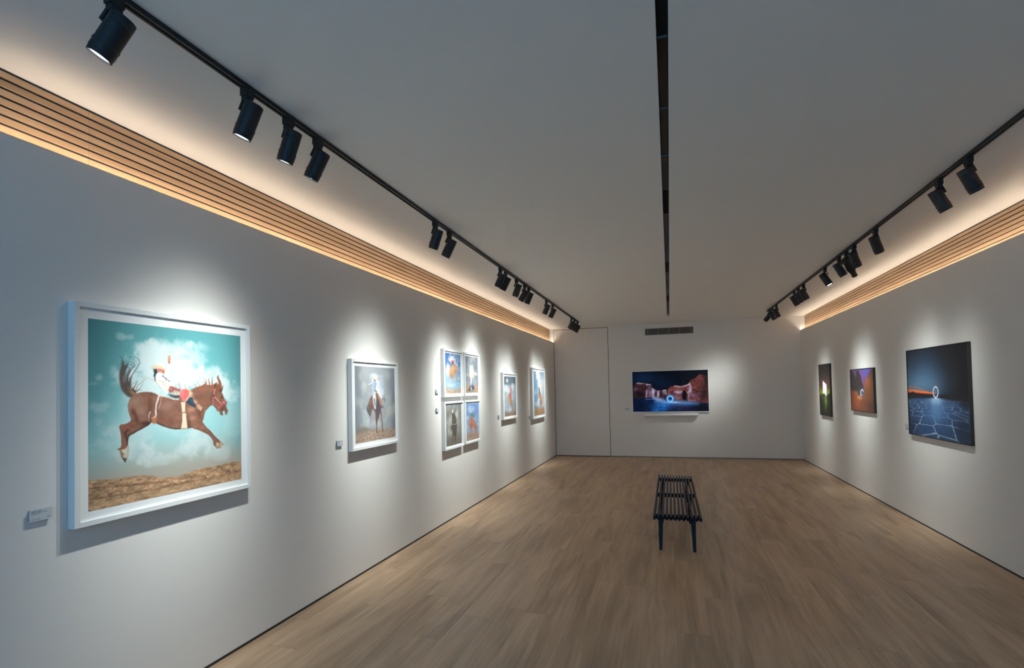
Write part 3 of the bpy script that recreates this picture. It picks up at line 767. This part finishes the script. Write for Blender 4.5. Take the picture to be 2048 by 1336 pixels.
# ---- shell
bm = nb(); box(bm, -A_-.25, B_+.25, REAR-.2, D_+.25, -.12, 0); struct(obj('floor', bm, M_FLOOR))
SX0, SX1, SY1 = -.015, .034, 11.32
bm = nb()
box(bm, -A_-.25, SX0, REAR-.2, D_+.25, H_, H_+.14); box(bm, SX1, B_+.25, REAR-.2, D_+.25, H_, H_+.14); box(bm, SX0, SX1, SY1, D_+.25, H_, H_+.14)
struct(obj('ceiling', bm, M_CEIL))
LZ = .022
def side_wall(name, x, zt, s):   # s=-1 left, +1 right; cove shelf behind a thin lip
    t = lambda d: x+s*d
    prof = [(t(0), 0), (t(0), zt), (t(.011), zt), (t(.011), zt-LZ), (t(REC+.02), zt-LZ), (t(REC+.02), H_), (t(.2), H_), (t(.2), 0)]
    bm = nb(); extrude_y(bm, prof, REAR, D_); return struct(obj(name, bm, M_WALL))
side_wall('wall_left', -A_, ZL, -1); side_wall('wall_right', B_, ZR, 1)
DX0, DX1, DZ = -2.719, -1.405, 3.109
bm = nb(); box(bm, DX1+.013, B_+.2, D_, D_+.2, 0, H_); box(bm, -A_-.2, DX1+.013, D_, D_+.2, DZ+.012, H_); box(bm, -A_-.2, DX1+.013, D_+.09, D_+.2, 0, DZ+.012); box(bm, -A_-.2, -A_+.001, D_, D_+.09, 0, DZ+.012)
struct(obj('wall_back', bm, M_WALL))
bm = nb(); box(bm, DX0, DX1, D_+.001, D_+.045, .018, DZ); struct(obj('door_1', bm, M_WALL, bevel=.002))
bm = nb(); y0, y1 = D_+.004, D_+.04
box(bm, DX1+.0004, DX1+.0128, y0, y1, .001, DZ+.0118); box(bm, -A_+.0012, DX0-.0004, y0, y1, .001, DZ+.0118); box(bm, DX0-.0004, DX1+.0004, y0, y1, DZ+.0004, DZ+.0118); box(bm, DX0-.0004, DX1+.0004, y0, y1, .001, .0176)
struct(obj('door_gap_shade', bm, M_DARKGAP))  # dark fill in the door gaps, its colour standing in for their shade
OPX0, OPX, OPZ, OPS = REAR_OPEN
bm = nb(); box(bm, -A_-.2, OPX0, REAR-.2, REAR, 0, H_); box(bm, OPX, B_+.2, REAR-.2, REAR, 0, H_); box(bm, OPX0, OPX, REAR-.2, REAR, OPZ, H_); box(bm, OPX0, OPX, REAR-.2, REAR, 0, OPS); struct(obj('wall_rear', bm, M_WALL))
# thin strips coloured like recess shade along the foot of the side walls, grey strip along the back wall
bm = nb(); box(bm, -A_, -A_+.004, REAR, D_, 0, .016); struct(obj('foot_shade_left', bm, M_DARKGAP))
bm = nb(); box(bm, B_-.004, B_, REAR, D_, 0, .015); struct(obj('foot_shade_right', bm, M_DARKGAP))
bm = nb(); box(bm, DX1+.013, B_-.004, D_-.005, D_, 0, .024); struct(obj('baseboard_back', bm, M_GREY))
# ---- oak slat bands in the coves
def slat_band(name, x, zt, s, seams):
    bm = nb(); xs = sorted((x+s*REC, x+s*(REC+.004))); p = .0407
    ys = sorted([REAR]+[y for y in seams if REAR < y < D_-.07]+[D_-.075])
    zs = [H_-.013-i*p for i in range(12)]
    for z in zs:
        z0 = z-.0293
        if z0 < zt-LZ: break
        for ya, yb in zip(ys, ys[1:]): box(bm, xs[0], xs[1], ya+.001, yb-.001, z0, z)
    return struct(obj(name, bm, M_SLAT))
def slat_back(name, x, zt, s):
    bm = nb(); xs = sorted((x+s*(REC+.004), x+s*(REC+.0199))); box(bm, xs[0], xs[1], REAR, D_-.075, zt-LZ+.001, H_-.001); return struct(obj(name, bm, M_GROOVE))
slat_band('trim_1', -A_, ZL, -1, [4.142+2.26*k for k in range(-3, 4)]); slat_back('trim_4', -A_, ZL, -1)
slat_band('trim_2', B_, ZR, 1, [6.943+2.405*k for k in range(-4, 3)]); slat_back('trim_5', B_, ZR, 1)
for nm, x, s, zt, y0, lb in (('led_strip', -A_, -1, ZL, LED_Y0L, 'warm white light strip lying on the ledge above the left wall'), ('led_strip', B_, 1, ZR, LED_Y0R, 'warm white light strip lying on the ledge above the right wall')):
    bm = nb(); xs = sorted((x+s*.0125, x+s*.0215)); box(bm, xs[0], xs[1], y0, D_-.012, zt-.0075, zt-.006); tag(obj(nm, bm, M_LED), lb, 'light strip')
# ---- slot in the ceiling
sl = thing('slot_diffuser', 'long black slot running down the middle of the ceiling', 'air slot', (.01, 4.5, H_))
def local(o, par):                                     # mesh built in room coordinates
    o.parent = par; o.matrix_parent_inverse = par.matrix_basis.inverted(); return o
bm = nb(); box(bm, SX0+.0005, SX0+.003, REAR, SY1, H_+.002, H_+.12); box(bm, SX1-.003, SX1-.0005, REAR, SY1, H_+.002, H_+.12); box(bm, SX0, SX1, REAR, SY1, H_+.12, H_+.125)
local(obj('channel', bm, M_BLACKIN), sl)
ys = [-2.5+.6*k for k in range(23)]
for i, y in enumerate(ys):
    if y+.595 > SY1: break
    bm = nb(); box(bm, SX0+.004, SX1-.004, y+.004, y+.596, H_+.03, H_+.034); local(obj('panel', bm, M_PANEL if i % 4 != 3 else M_BLACKIN), sl)
    bm = nb(); box(bm, SX0+.004, SX1-.004, y-.004, y+.002, H_+.022, H_+.034); local(obj('joint_strip', bm, M_EDGE), sl)
# ---- vent grille on the back wall
vt = thing('air_vent', 'long grey air vent grille high on the back wall', 'vent', (.012, D_, 2.95))
bm = nb(); X0, X1, Z0, Z1 = -.526, .552, 2.874, 3.026
box(bm, X0, X1, D_-.012, D_, Z1-.014, Z1); box(bm, X0, X1, D_-.012, D_, Z0, Z0+.014); box(bm, X0, X0+.012, D_-.012, D_, Z0+.014, Z1-.014); box(bm, X1-.012, X1, D_-.012, D_, Z0+.014, Z1-.014)
local(obj('frame', bm, M_VENT), vt)
bm = nb(); box(bm, X0+.012, X1-.012, D_-.003, D_, Z0+.014, Z1-.014); local(obj('back_plate', bm, M_DARKGAP), vt)
bm = nb()
for k in range(7): box(bm, X0+.012, X1-.012, D_-.011, D_-.003, Z0+.018+k*.0174, Z0+.0285+k*.0174)
local(obj('slats', bm, M_VENT), vt)
for x in (-.466, -.223, .011, .256, .498):
    bm = nb(); box(bm, x-.006, x+.006, D_-.014, D_-.011, Z0+.014, Z1-.014); local(obj('divider', bm, M_VENTL), vt)
# ---- tracks and spotlights
ZB = H_-TH
def track(x, label):
    t = thing('lighting_track', label, 'light track', (x, 4.5, H_))
    h = TW/2; g = .007
    prof = [(x-h, H_), (x+h, H_), (x+h, ZB), (x+g, ZB), (x+g, H_-.006), (x-g, H_-.006), (x-g, ZB), (x-h, ZB)]
    bm = nb(); extrude_y(bm, prof, REAR+.02, 11.395); local(obj('rail', bm, M_BLACK), t)
    bm = nb(); box(bm, x-h, x+h, 11.395, 11.405, ZB, H_); local(obj('end_cap', bm, M_BLACK), t)
    for k in (-1, 1):
        bm = nb(); box(bm, x+k*g-.0012, x+k*g+.0012, REAR+.05, 11.38, ZB+.004, ZB+.0055); local(obj('conductor', bm, M_GREY), t)
track(LT, 'straight black lighting track on the ceiling along the left wall'); track(RT, 'straight black lighting track on the ceiling along the right wall')
R_ = HEAD_R
def mesh_of(name, build, m, smooth=True):
    bm = nb(); build(bm); o = obj(name, bm, m, None, smooth); return o
def b_adapter(bm): box(bm, -.018, .018, -.026, .026, .003, .06-TH+.0); box(bm, -.016, .016, -.02, .02, -.018, .003)
def b_arm(bm): box(bm, -.014, -.004, -.013, .013, -.066, -.004); box(bm, -.014, .008, -.011, .011, -.022, -.004)
T0, T1 = -.016, -.185
def b_house(bm): lathe(bm, [(0, T0), (R_-.004, T0), (R_-.001, T0-.002), (R_, T0-.005), (R_, T0-.036), (R_-.0012, T0-.037), (R_-.0012, T0-.0385), (R_, T0-.0395), (R_, T0-.118), (0, T0-.118)])
def b_ring(bm): lathe(bm, [(R_-.006, T0-.1175), (R_+.0022, T0-.1175), (R_+.0022, T0-.126), (R_+.0006, T0-.127), (R_+.0006, T0-.154), (R_-.0022, T0-.155), (R_-.0022, T0-.158), (R_-.006, T0-.158)])
def b_bezel(bm): lathe(bm, [(R_-.004, T0-.158), (R_-.001, T0-.158), (R_-.001, T1), (R_-.007, T1), (R_-.0085, T1+.016), (R_-.009, T0-.158)])
def b_lens(bm): lathe(bm, [(0, T1+.0065), (R_-.0085, T1+.0065), (R_-.0085, T1+.0095), (0, T1+.0095)])
def b_snoot(bm): lathe(bm, [(R_-.016, T1+.002), (R_-.009, T1+.002), (R_-.012, T1-.03), (R_-.015, T1-.05), (R_-.012, T1-.085), (R_-.014, T1-.085), (R_-.018, T1-.05), (R_-.016, T1-.03)])
OFF = .047
proto = {}
def get(n, b, m, sm=True):
    if n not in proto:
        o = mesh_of(n, b, m, sm); proto[n] = o; return o
    o = proto[n].copy(); C.objects.link(o); return o
HEADS = [ # (side, y, tilt, pan, lens look, power, cone, label)
 (-1, 1.36, 29.9, -25.3, 1, 0.04, 12.0, 'black track spotlight nearest the viewer on the left track, bright white lens showing'),
 (-1, 1.98, 23.4, -10.1, 1, 0.04, 14.0, 'black cylindrical spotlight, second from the near end of the left track'),
 (-1, 2.26, 22.5, 1.1, 1, 0.55, 15.5, 'black cylindrical spotlight, third from the near end of the left track'),
 (-1, 2.50, 28.5, -7.5, 1, 1.15, 16.0, 'black cylindrical spotlight, fourth from the near end of the left track'),
 (-1, 4.06, 23.0, 10.5, 0, 0.92, 16.0, 'black cylindrical spotlight, fifth from the near end of the left track'),
 (-1, 4.36, 28.0, -0.9, 0, 0.92, 16.0, 'black cylindrical spotlight, sixth from the near end of the left track'),
 (-1, 5.86, 28.0, 9.0, 0, 1.05, 16.5, 'black cylindrical spotlight, seventh from the near end of the left track'),
 (-1, 6.07, 29.0, -0.7, 0, 0.70, 16.0, 'black cylindrical spotlight, eighth from the near end of the left track'),
 (-1, 6.54, 22.2, 0.3, 0, 0.70, 16.0, 'black cylindrical spotlight, ninth from the near end of the left track'),
 (-1, 6.94, 35.0, 5.0, 0, 0.85, 16.0, 'black cylindrical spotlight, tenth from the near end of the left track'),
 (-1, 7.16, 26.1, -1.1, 1, 0.80, 16.0, 'black cylindrical spotlight, eleventh from the near end of the left track'),
 (-1, 8.28, 27.0, 8.8, 0, 0.95, 16.0, 'black cylindrical spotlight, twelfth from the near end of the left track'),
 (-1, 8.74, 28.0, 1.3, 0, 1.00, 16.0, 'black cylindrical spotlight, thirteenth from the near end of the left track'),
 (-1, 10.54, 31.0, 3.3, 0, 0.75, 15.5, 'black cylindrical spotlight, fourteenth from the near end of the left track'),
 (-1, 10.89, 27.0, 0.0, 0, 0.95, 15.5, 'black cylindrical spotlight, fifteenth from the near end of the left track'),
 (-1, 11.27, 28.0, -2.4, 0, 0.70, 15.0, 'black cylindrical spotlight at the far end of the left track'),
 (1, 4.10, 29.2, 16.2, 0, 0.00, 18.0, 'black cylindrical spotlight, first from the near end of the right track'),
 (1, 4.49, 27.1, 5.6, 0, 0.00, 18.0, 'black cylindrical spotlight, second from the near end of the right track'),
 (1, 5.71, 29.4, 36.7, 0, 0.43, 15.5, 'black cylindrical spotlight, third from the near end of the right track'),
 (1, 6.31, 30.0, 38.4, 0, 0.40, 15.5, 'black cylindrical spotlight, fourth from the near end of the right track'),
 (1, 6.56, 46.8, 47.3, 0, 0.00, 18.0, 'black spotlight with a narrow snoot, fifth from the near end of the right track'),
 (1, 6.82, 28.6, 3.8, 0, 0.30, 16.0, 'black cylindrical spotlight, sixth from the near end of the right track'),
 (1, 7.39, 28.6, -20.2, 1, 0.12, 16.0, 'black spotlight with a glowing round lens, seventh from the near end of the right track'),
 (1, 8.49, 28.4, 16.8, 0, 0.52, 14.5, 'black cylindrical spotlight, eighth from the near end of the right track'),
 (1, 8.81, 26.5, 8.6, 0, 0.50, 14.5, 'black cylindrical spotlight, ninth from the near end of the right track'),
 (1, 9.08, 27.9, -3.0, 0, 0.30, 14.5, 'black cylindrical spotlight, tenth from the near end of the right track'),
 (1, 10.51, 26.3, 20.1, 0, 0.60, 14.0, 'black cylindrical spotlight, eleventh from the near end of the right track'),
 (1, 10.88, 25.2, 9.6, 0, 0.45, 14.0, 'black cylindrical spotlight, twelfth from the near end of the right track'),
 (1, 11.15, 51.0, 127.0, 0, 0.68, 14.0, 'black spotlight turned towards the back wall, last on the right track'),
]
def beam_nodes(L, sigma):                              # soft reflector beam: intensity falls off with the angle from the axis
    L.use_nodes = True; nt = L.node_tree; em = nt.nodes['Emission']
    tc = nt.nodes.new('ShaderNodeTexCoord'); sp = nt.nodes.new('ShaderNodeSeparateXYZ'); nt.links.new(tc.outputs['Normal'], sp.inputs[0])
    def M(op, a, b=None):
        n = nt.nodes.new('ShaderNodeMath'); n.operation = op
        for i, v in enumerate((a, b)):
            if v is None: continue
            if isinstance(v, (int, float)): n.inputs[i].default_value = v
            else: nt.links.new(v, n.inputs[i])
        return n.outputs[0]
    th = M('ARCCOSINE', M('MINIMUM', M('ABSOLUTE', sp.outputs['Z']), 1.0)); q = M('DIVIDE', th, math.radians(sigma))
    core = M('EXPONENT', M('MULTIPLY', M('MULTIPLY', q, q), -1.0)); halo = M('EXPONENT', M('MULTIPLY', M('MULTIPLY', q, q), -.3))
    nt.links.new(M('ADD', core, M('MULTIPLY', halo, HALO)), em.inputs['Strength'])
for side, y, tilt, pan, lit, power, cone, label in HEADS:
    tx = LT if side < 0 else RT
    P = Vector((tx, y, H_-.06)); th, ph = math.radians(tilt), math.radians(pan)
    dh = Vector((side*math.cos(ph), math.sin(ph), 0)); dv = dh*math.sin(th)+Vector((0, 0, -1))*math.cos(th); nr = -dh*math.cos(th)+Vector((0, 0, -1))*math.sin(th)
    t = thing('track_spotlight', label, 'spotlight', P, 'spotlights on the left track' if side < 0 else 'spotlights on the right track')
    ad = get('adapter', b_adapter, M_BLACK, False); ad.parent = t
    zax = -dv; xax = nr; yax = zax.cross(xax)
    Rm = Matrix((xax, yax, zax)).transposed().to_4x4()
    am = get('arm', b_arm, M_BLACK, False); am.parent = t; am.matrix_local = Rm
    hm = Matrix.Translation(nr*OFF) @ Rm
    ho = get('housing', b_house, M_BLACK); ho.parent = t; ho.matrix_local = hm
    for n, b, m in (('focus_ring', b_ring, M_BLACK), ('bezel', b_bezel, M_BLACK)):
        o = get(n, b, m); o.parent = t; o.matrix_local = hm
    nm = 'lens' if lit else 'lens_dim'
    o = get(nm, b_lens, M_LENS if lit else M_LENSDIM); o.name = 'lens'; o.parent = t; o.matrix_local = hm
    ext = 0
    if 'snoot' in label:
        o = get('snoot', b_snoot, M_BLACK); o.parent = t; o.matrix_local = hm; ext = .09
    if power:
        L = bpy.data.lights.new('beam', 'SPOT'); L.energy = power*SPOT_E; L.spot_size = math.radians(130); L.spot_blend = .5; beam_nodes(L, cone); L.shadow_soft_size = .016; L.color = SPOTC
        lo = bpy.data.objects.new('beam', L); C.objects.link(lo); lo.parent = t
        lo.matrix_local = Matrix.Translation(nr*OFF+dv*(.188+ext)) @ Rm
# ---- artwork
def print_mesh(name, art, nx, ny, origin, ux, vz, m, parent):
    """grid of coloured vertices: origin = top-left corner, ux / vz = full edge vectors"""
    img = paint(art, nx, ny)/255.0
    li = np.where(img <= .04045, img/12.92, ((img+.055)/1.055)**2.4)**GAMMA
    u, v = np.meshgrid(np.linspace(0, 1, nx), np.linspace(0, 1, ny))
    P = np.array(origin)+u[..., None]*np.array(ux)+v[..., None]*np.array(vz)
    me = bpy.data.meshes.new(name); nv = nx*ny; nf = (nx-1)*(ny-1)
    i = (np.arange(ny-1)[:, None]*nx+np.arange(nx-1)[None]).ravel()
    q = np.stack((i, i+nx, i+nx+1, i+1), 1)
    me.vertices.add(nv); me.vertices.foreach_set('co', P.reshape(-1).astype(np.float32))
    me.loops.add(nf*4); me.loops.foreach_set('vertex_index', q.reshape(-1).astype(np.int32))
    me.polygons.add(nf); me.polygons.foreach_set('loop_start', (np.arange(nf)*4).astype(np.int32))
    me.update(calc_edges=True)
    at = me.color_attributes.new('ink', 'FLOAT_COLOR', 'POINT')
    at.data.foreach_set('color', np.concatenate((li.reshape(-1, 3), np.ones((nv, 1))), 1).astype(np.float32).ravel())
    me.materials.append(m); o = bpy.data.objects.new(name, me); C.objects.link(o); local(o, parent); return o
M_PRINT = print_mat('photo ink', gain=PRINT_GAIN); M_PRINTD = print_mat('photo ink satin', gain=PRINT_GAIN_R, rough=.4); M_SCREEN = print_mat('screen image', emit=SCREEN_E)
def face_room(o):                                      # single sheet: its normal must look into the room
    if o.data.polygons[0].normal.x < 0: o.data.flip_normals()
def white_frame(label, y0, y1, z0, z1, pr, art, res, fw=.026, d=.047):
    t = thing('framed_picture', label, 'framed picture', (-A_, (y0+y1)/2, z0), 'white framed rodeo pictures on the left wall')
    x0, x1 = -A_, -A_+d; bm = nb()
    o = [(y0, z0), (y1, z0), (y1, z1), (y0, z1)]; i = [(y0+fw, z0+fw), (y1-fw, z0+fw), (y1-fw, z1-fw), (y0+fw, z1-fw)]
    def ring(x, pts): return [bm.verts.new((x, a, b)) for a, b in pts]
    of, inf, ob, ib = ring(x1, o), ring(x1, i), ring(x0+.001, o), ring(x0+.001, i)
    for k in range(4):
        j = (k+1) % 4
        bm.faces.new((of[k], of[j], inf[j], inf[k])); bm.faces.new((ob[k], ob[j], of[j], of[k])); bm.faces.new((inf[k], inf[j], ib[j], ib[k])); bm.faces.new((ib[k], ib[j], ob[j], ob[k]))
    local(obj('frame', bm, M_WFRAME, bevel=.0015), t)
    xm = x1-.012
    bm = nb(); box(bm, xm-.004, xm, y0+fw, y1-fw, z0+fw, z1-fw); local(obj('mat_board', bm, M_MAT), t)
    py0, py1, pz0, pz1 = pr
    print_mesh('photo_print', art, res[0], res[1], (xm+.0006, py0, pz1), (0, py1-py0, 0), (0, 0, pz0-pz1), M_PRINT, t)
    bm = nb(); g = xm+.004; v = [bm.verts.new((g, a, b)) for a, b in i]; bm.faces.new(v); go = obj('glass', bm, M_GLASS); face_room(go); local(go, t)
    return t
white_frame('largest white framed picture, brown horse and rider leaping over a desert', 1.733, 2.804, 1.039, 2.119, (1.801, 2.733, 1.107, 2.042), 'P1', (400, 400))
white_frame('square white framed picture of a blue shirted rider on a dark horse', 3.961, 4.779, 1.137, 1.959, (4.021, 4.723, 1.198, 1.897), 'P2', (180, 180))
G4 = 'of the four hung as a block'
white_frame('upper left white frame '+G4+', tan horse', 5.920, 6.557, 1.576, 2.187, (5.984, 6.484, 1.622, 2.140), 'P3', (120, 124))
white_frame('upper right white frame '+G4+', white horse', 6.601, 7.194, 1.579, 2.187, (6.654, 7.141, 1.623, 2.138), 'P4', (110, 116))
white_frame('lower left white frame '+G4+', near monochrome rider', 5.921, 6.543, .909, 1.521, (5.978, 6.482, .955, 1.484), 'P5', (120, 126))
white_frame('lower right white frame '+G4+', chestnut horse', 6.596, 7.186, .917, 1.521, (6.655, 7.143, .956, 1.471), 'P6', (110, 116))
white_frame('white framed picture of a pink clad rider below a white cloud', 8.299, 9.141, 1.145, 1.952, (8.390, 9.078, 1.196, 1.888), 'P7', (130, 130))
white_frame('white framed picture nearest the door, tan horse upright against a pale blue sky', 10.238, 11.396, 1.038, 2.106, (10.410, 11.310, 1.101, 2.031), 'P8', (120, 122))
def dark_frame(label, ya, yb, z0, z1, art, res, lip=.008, d=.031):   # ya > yb: picture reads from far to near
    t = thing('framed_picture', label, 'framed picture', (B_, (ya+yb)/2, z0), 'dark framed light pictures on the right wall')
    x1 = B_-d; bm = nb()
    o = [(yb, z0), (ya, z0), (ya, z1), (yb, z1)]; i = [(yb+lip, z0+lip), (ya-lip, z0+lip), (ya-lip, z1-lip), (yb+lip, z1-lip)]
    def ring(x, pts): return [bm.verts.new((x, a, b)) for a, b in pts]
    of, inf, ob, ib = ring(x1, o), ring(x1, i), ring(B_-.001, o), ring(B_-.001, i)
    for k in range(4):
        j = (k+1) % 4
        bm.faces.new((of[k], of[j], inf[j], inf[k])); bm.faces.new((ob[k], ob[j], of[j], of[k])); bm.faces.new((inf[k], inf[j], ib[j], ib[k])); bm.faces.new((ib[k], ib[j], ob[j], ob[k]))
    local(obj('frame', bm, M_DFRAME), t)
    xm = x1+.006; bm = nb(); box(bm, xm+.0005, xm+.004, yb+lip, ya-lip, z0+lip, z1-lip); local(obj('backing_board', bm, M_BLACKIN), t)
    q = lip+.003; print_mesh('photo_print', art, res[0], res[1], (xm, ya-q, z1-q), (0, yb-ya+2*q, 0), (0, 0, z0-z1+2*q), M_PRINTD, t)
dark_frame('narrow looking dark framed picture of a white light column over a green glow', 11.121, 10.423, 1.054, 2.006, 'R1', (72*2, 100*2))
dark_frame('small dark framed picture of a glowing ring in an orange rock canyon', 9.342, 8.377, 1.219, 1.860, 'R2', (238, 170))
dark_frame('large dark framed picture of a white ring hovering above a blue cracked salt flat', 7.305, 5.970, 1.026, 2.021, 'R3', (320, 240))
# ---- screen and bar on the back wall
tv = thing('wall_screen', 'white rimmed wall screen showing a blue glowing ring below red cliffs at night', 'television', (0, D_, 1.05))
bm = nb(); X0, X1, Z0, Z1 = -.861, .857, 1.055, 2.038; e = .017; y = D_-.03
for b in ((X0, X1, Z1-e, Z1), (X0, X1, Z0, Z0+e), (X0, X0+e, Z0+e, Z1-e), (X1-e, X1, Z0+e, Z1-e)): box(bm, b[0], b[1], y, D_-.006, b[2], b[3])
local(obj('bezel', bm, M_BAR), tv)
bm = nb(); box(bm, X0+e, X1-e, y+.005, D_-.001, Z0+e, Z1-e); local(obj('back_panel', bm, M_BLACKIN), tv)
print_mesh('screen', 'TV', 320, 180, (X0+e, y+.004, Z1-e), (X1-X0-2*e, 0, 0), (0, 0, Z0-Z1+2*e), M_SCREEN, tv)
sb = thing('wall_mounted_sound_bar', 'long white sound bar on the wall below the screen', 'speaker', (0, D_, 1.0))
bm = nb(); y0 = D_-.112
n = 10; prof = [(D_-.02, .965), (y0+.03, .965)]+[(y0+.033-.033*math.sin(math.pi*(k+.5)/n), .998-.033*math.cos(math.pi*(k+.5)/n)) for k in range(n)]+[(y0+.03, 1.031), (D_-.02, 1.031)]
va = [bm.verts.new((-.590, p[0], p[1])) for p in prof]; vb = [bm.verts.new((.600, p[0], p[1])) for p in prof]
for k in range(len(prof)): bm.faces.new((va[k], va[(k+1) % len(prof)], vb[(k+1) % len(prof)], vb[k]))
bm.faces.new(va); bm.faces.new(vb[::-1]); local(obj('cabinet', bm, M_BAR, smooth=True), sb)
for x in (-.4, .4):
    bm = nb(); box(bm, x-.04, x+.04, D_-.0205, D_, .975, 1.02); local(obj('bracket', bm, M_GREY), sb)
# ---- wall labels
def card_left(label, y0, y1, z0, z1, lines=True):
    t = thing('wall_label', label, 'wall label', (-A_, (y0+y1)/2, z0), 'picture labels'); x = -A_
    bm = nb(); box(bm, x+.0005, x+.013, y0+.004, y1-.004, z0+.003, z1-.003); local(obj('core', bm, M_CARDE), t)
    bm = nb(); box(bm, x+.013, x+.0145, y0, y1, z0, z1); local(obj('card', bm, M_CARD), t)
    if lines:
        bm = nb(); w = y1-y0; h = z1-z0
        for a, b, c, k in ((.07,.33,.80,.05),(.36,.52,.80,.05),(.07,.32,.69,.03),(.35,.56,.69,.03),(.6,.78,.69,.03),(.07,.29,.59,.03),(.33,.38,.59,.03),(.42,.46,.59,.03),(.07,.25,.14,.03),(.29,.48,.14,.03),(.74,.92,.22,.04)):
            box(bm, x+.0145, x+.0148, y0+a*w, y0+b*w, z0+c*h, z0+(c+k)*h)
        local(obj('printed_lines', bm, M_TEXT), t)
card_left('small pale wall label beside the largest white framed picture', 1.573, 1.661, 1.110, 1.162)
card_left('small square wall label beside the dark horse picture', 3.786, 3.868, 1.201, 1.249)
card_left('upper of two wall labels beside the block of four frames', 5.751, 5.828, 1.628, 1.676)
card_left('lower of two wall labels beside the block of four frames', 5.750, 5.827, 1.404, 1.450)
card_left('small wall label beside the picture of the rider in pink', 8.115, 8.200, 1.196, 1.242)
card_left('small wall label beside the white frame nearest the door', 10.096, 10.190, 1.065, 1.116)
def card(name, label, cx, cy, cz, along):
    t = thing('wall_label', label, 'wall label', (cx, cy, cz), 'picture labels')
    bm = nb()
    if along == 'x': box(bm, cx-.05, cx+.05, D_-.008, D_-.0005, cz-.028, cz+.028)
    else: box(bm, B_-.008, B_-.0005, cy-.045, cy+.045, cz-.025, cz+.025)
    local(obj('card', bm, M_CARD), t)
    bm = nb()
    for k in range(3):
        if along == 'x': box(bm, cx-.04, cx+.02, D_-.0083, D_-.008, cz+.012-k*.011, cz+.0145-k*.011)
        else: box(bm, B_-.0083, B_-.008, cy-.025, cy+.035, cz+.010-k*.011, cz+.0125-k*.011)
    local(obj('printed_lines', bm, M_TEXT), t)
card('', 'small white wall label on the back wall beside the screen', -.977, D_, 1.135, 'x')
card('', 'small wall label at the far edge of the large salt flat picture', B_, 7.415, 1.112, 'y')
so = thing('wall_socket', 'small white wall socket low on the right wall near the back corner', 'socket', (B_, 12.22, .3))
bm = nb(); box(bm, B_-.008, B_-.0005, 12.17, 12.27, .265, .345); local(obj('plate', bm, M_WALL, bevel=.002), so)
bm = nb(); box(bm, B_-.009, B_-.008, 12.205, 12.235, .29, .32); local(obj('outlet', bm, M_GREY), so)
# ---- bench
bn = thing('slatted_bench', 'long low black slatted bench in the middle of the wooden floor', 'bench', (.037, 6.63, 0))
yb0, yb1 = 5.385, 7.90
for k in range(12):
    x = -.193+.010+k*(.46-.020)/11
    bm = nb(); box(bm, x-.011, x+.011, yb0, yb1, .325, .36); local(obj('slat', bm, M_BENCH, bevel=.0015), bn)
for y in (5.548, 6.65, 7.74):
    bm = nb(); box(bm, -.175, .249, y-.016, y+.016, .300, .345); local(obj('crossbar', bm, M_BENCH), bn)
for yt, yl in ((5.548, 5.487), (6.65, 6.60), (7.74, 7.80)):
    for xt, xl in ((-.124, -.130), (.190, .194)):
        bm = nb(); a, b = .024, .0155; v = []
        for (cx, cy, z, h) in ((xl, yl, 0, b), (xt, yt, .318, a)): v.append([bm.verts.new((cx+i*h, cy+j*h, z)) for i, j in ((-1,-1),(1,-1),(1,1),(-1,1))])
        for k in range(4): bm.faces.new((v[0][k], v[0][(k+1) % 4], v[1][(k+1) % 4], v[1][k]))
        bm.faces.new(v[0][::-1]); bm.faces.new(v[1]); local(obj('leg', bm, M_BENCH, bevel=.002), bn)
# ---- world, camera
w = bpy.data.worlds.new('World'); bpy.context.scene.world = w; w.use_nodes = True
bg = w.node_tree.nodes['Background']; bg.inputs[0].default_value = lin(WORLDC)+(1,); bg.inputs[1].default_value = WORLD_E
cam = bpy.data.cameras.new('camera'); co = bpy.data.objects.new('camera', cam); C.objects.link(co); bpy.context.scene.camera = co
cam.sensor_width = 36; cam.lens = 18.1944; cam.shift_y = .042837; cam.clip_start = .05; cam.clip_end = 60
yaw, pit, rol = .29534, .02344, -.0210
f = Vector((-math.sin(yaw)*math.cos(pit), math.cos(yaw)*math.cos(pit), math.sin(pit))); r = Vector((math.cos(yaw), math.sin(yaw), 0)); u = r.cross(f)
r2 = r*math.cos(rol)+u*math.sin(rol); u2 = -r*math.sin(rol)+u*math.cos(rol)
co.matrix_world = Matrix.Translation((0, 0, 1.65)) @ Matrix((r2, u2, -f)).transposed().to_4x4()
sc = bpy.context.scene
sc.view_settings.view_transform = 'Standard'; sc.view_settings.exposure = EXPOSURE; sc.view_settings.gamma = GAMMA
sc.cycles.use_denoising = True; sc.cycles.use_adaptive_sampling = True; sc.cycles.adaptive_threshold = .05; sc.cycles.max_bounces = 8; sc.cycles.diffuse_bounces = 5; sc.cycles.glossy_bounces = 2; sc.cycles.transmission_bounces = 2; sc.cycles.transparent_max_bounces = 6; sc.cycles.sample_clamp_indirect = 6; sc.cycles.caustics_reflective = False; sc.cycles.caustics_refractive = False
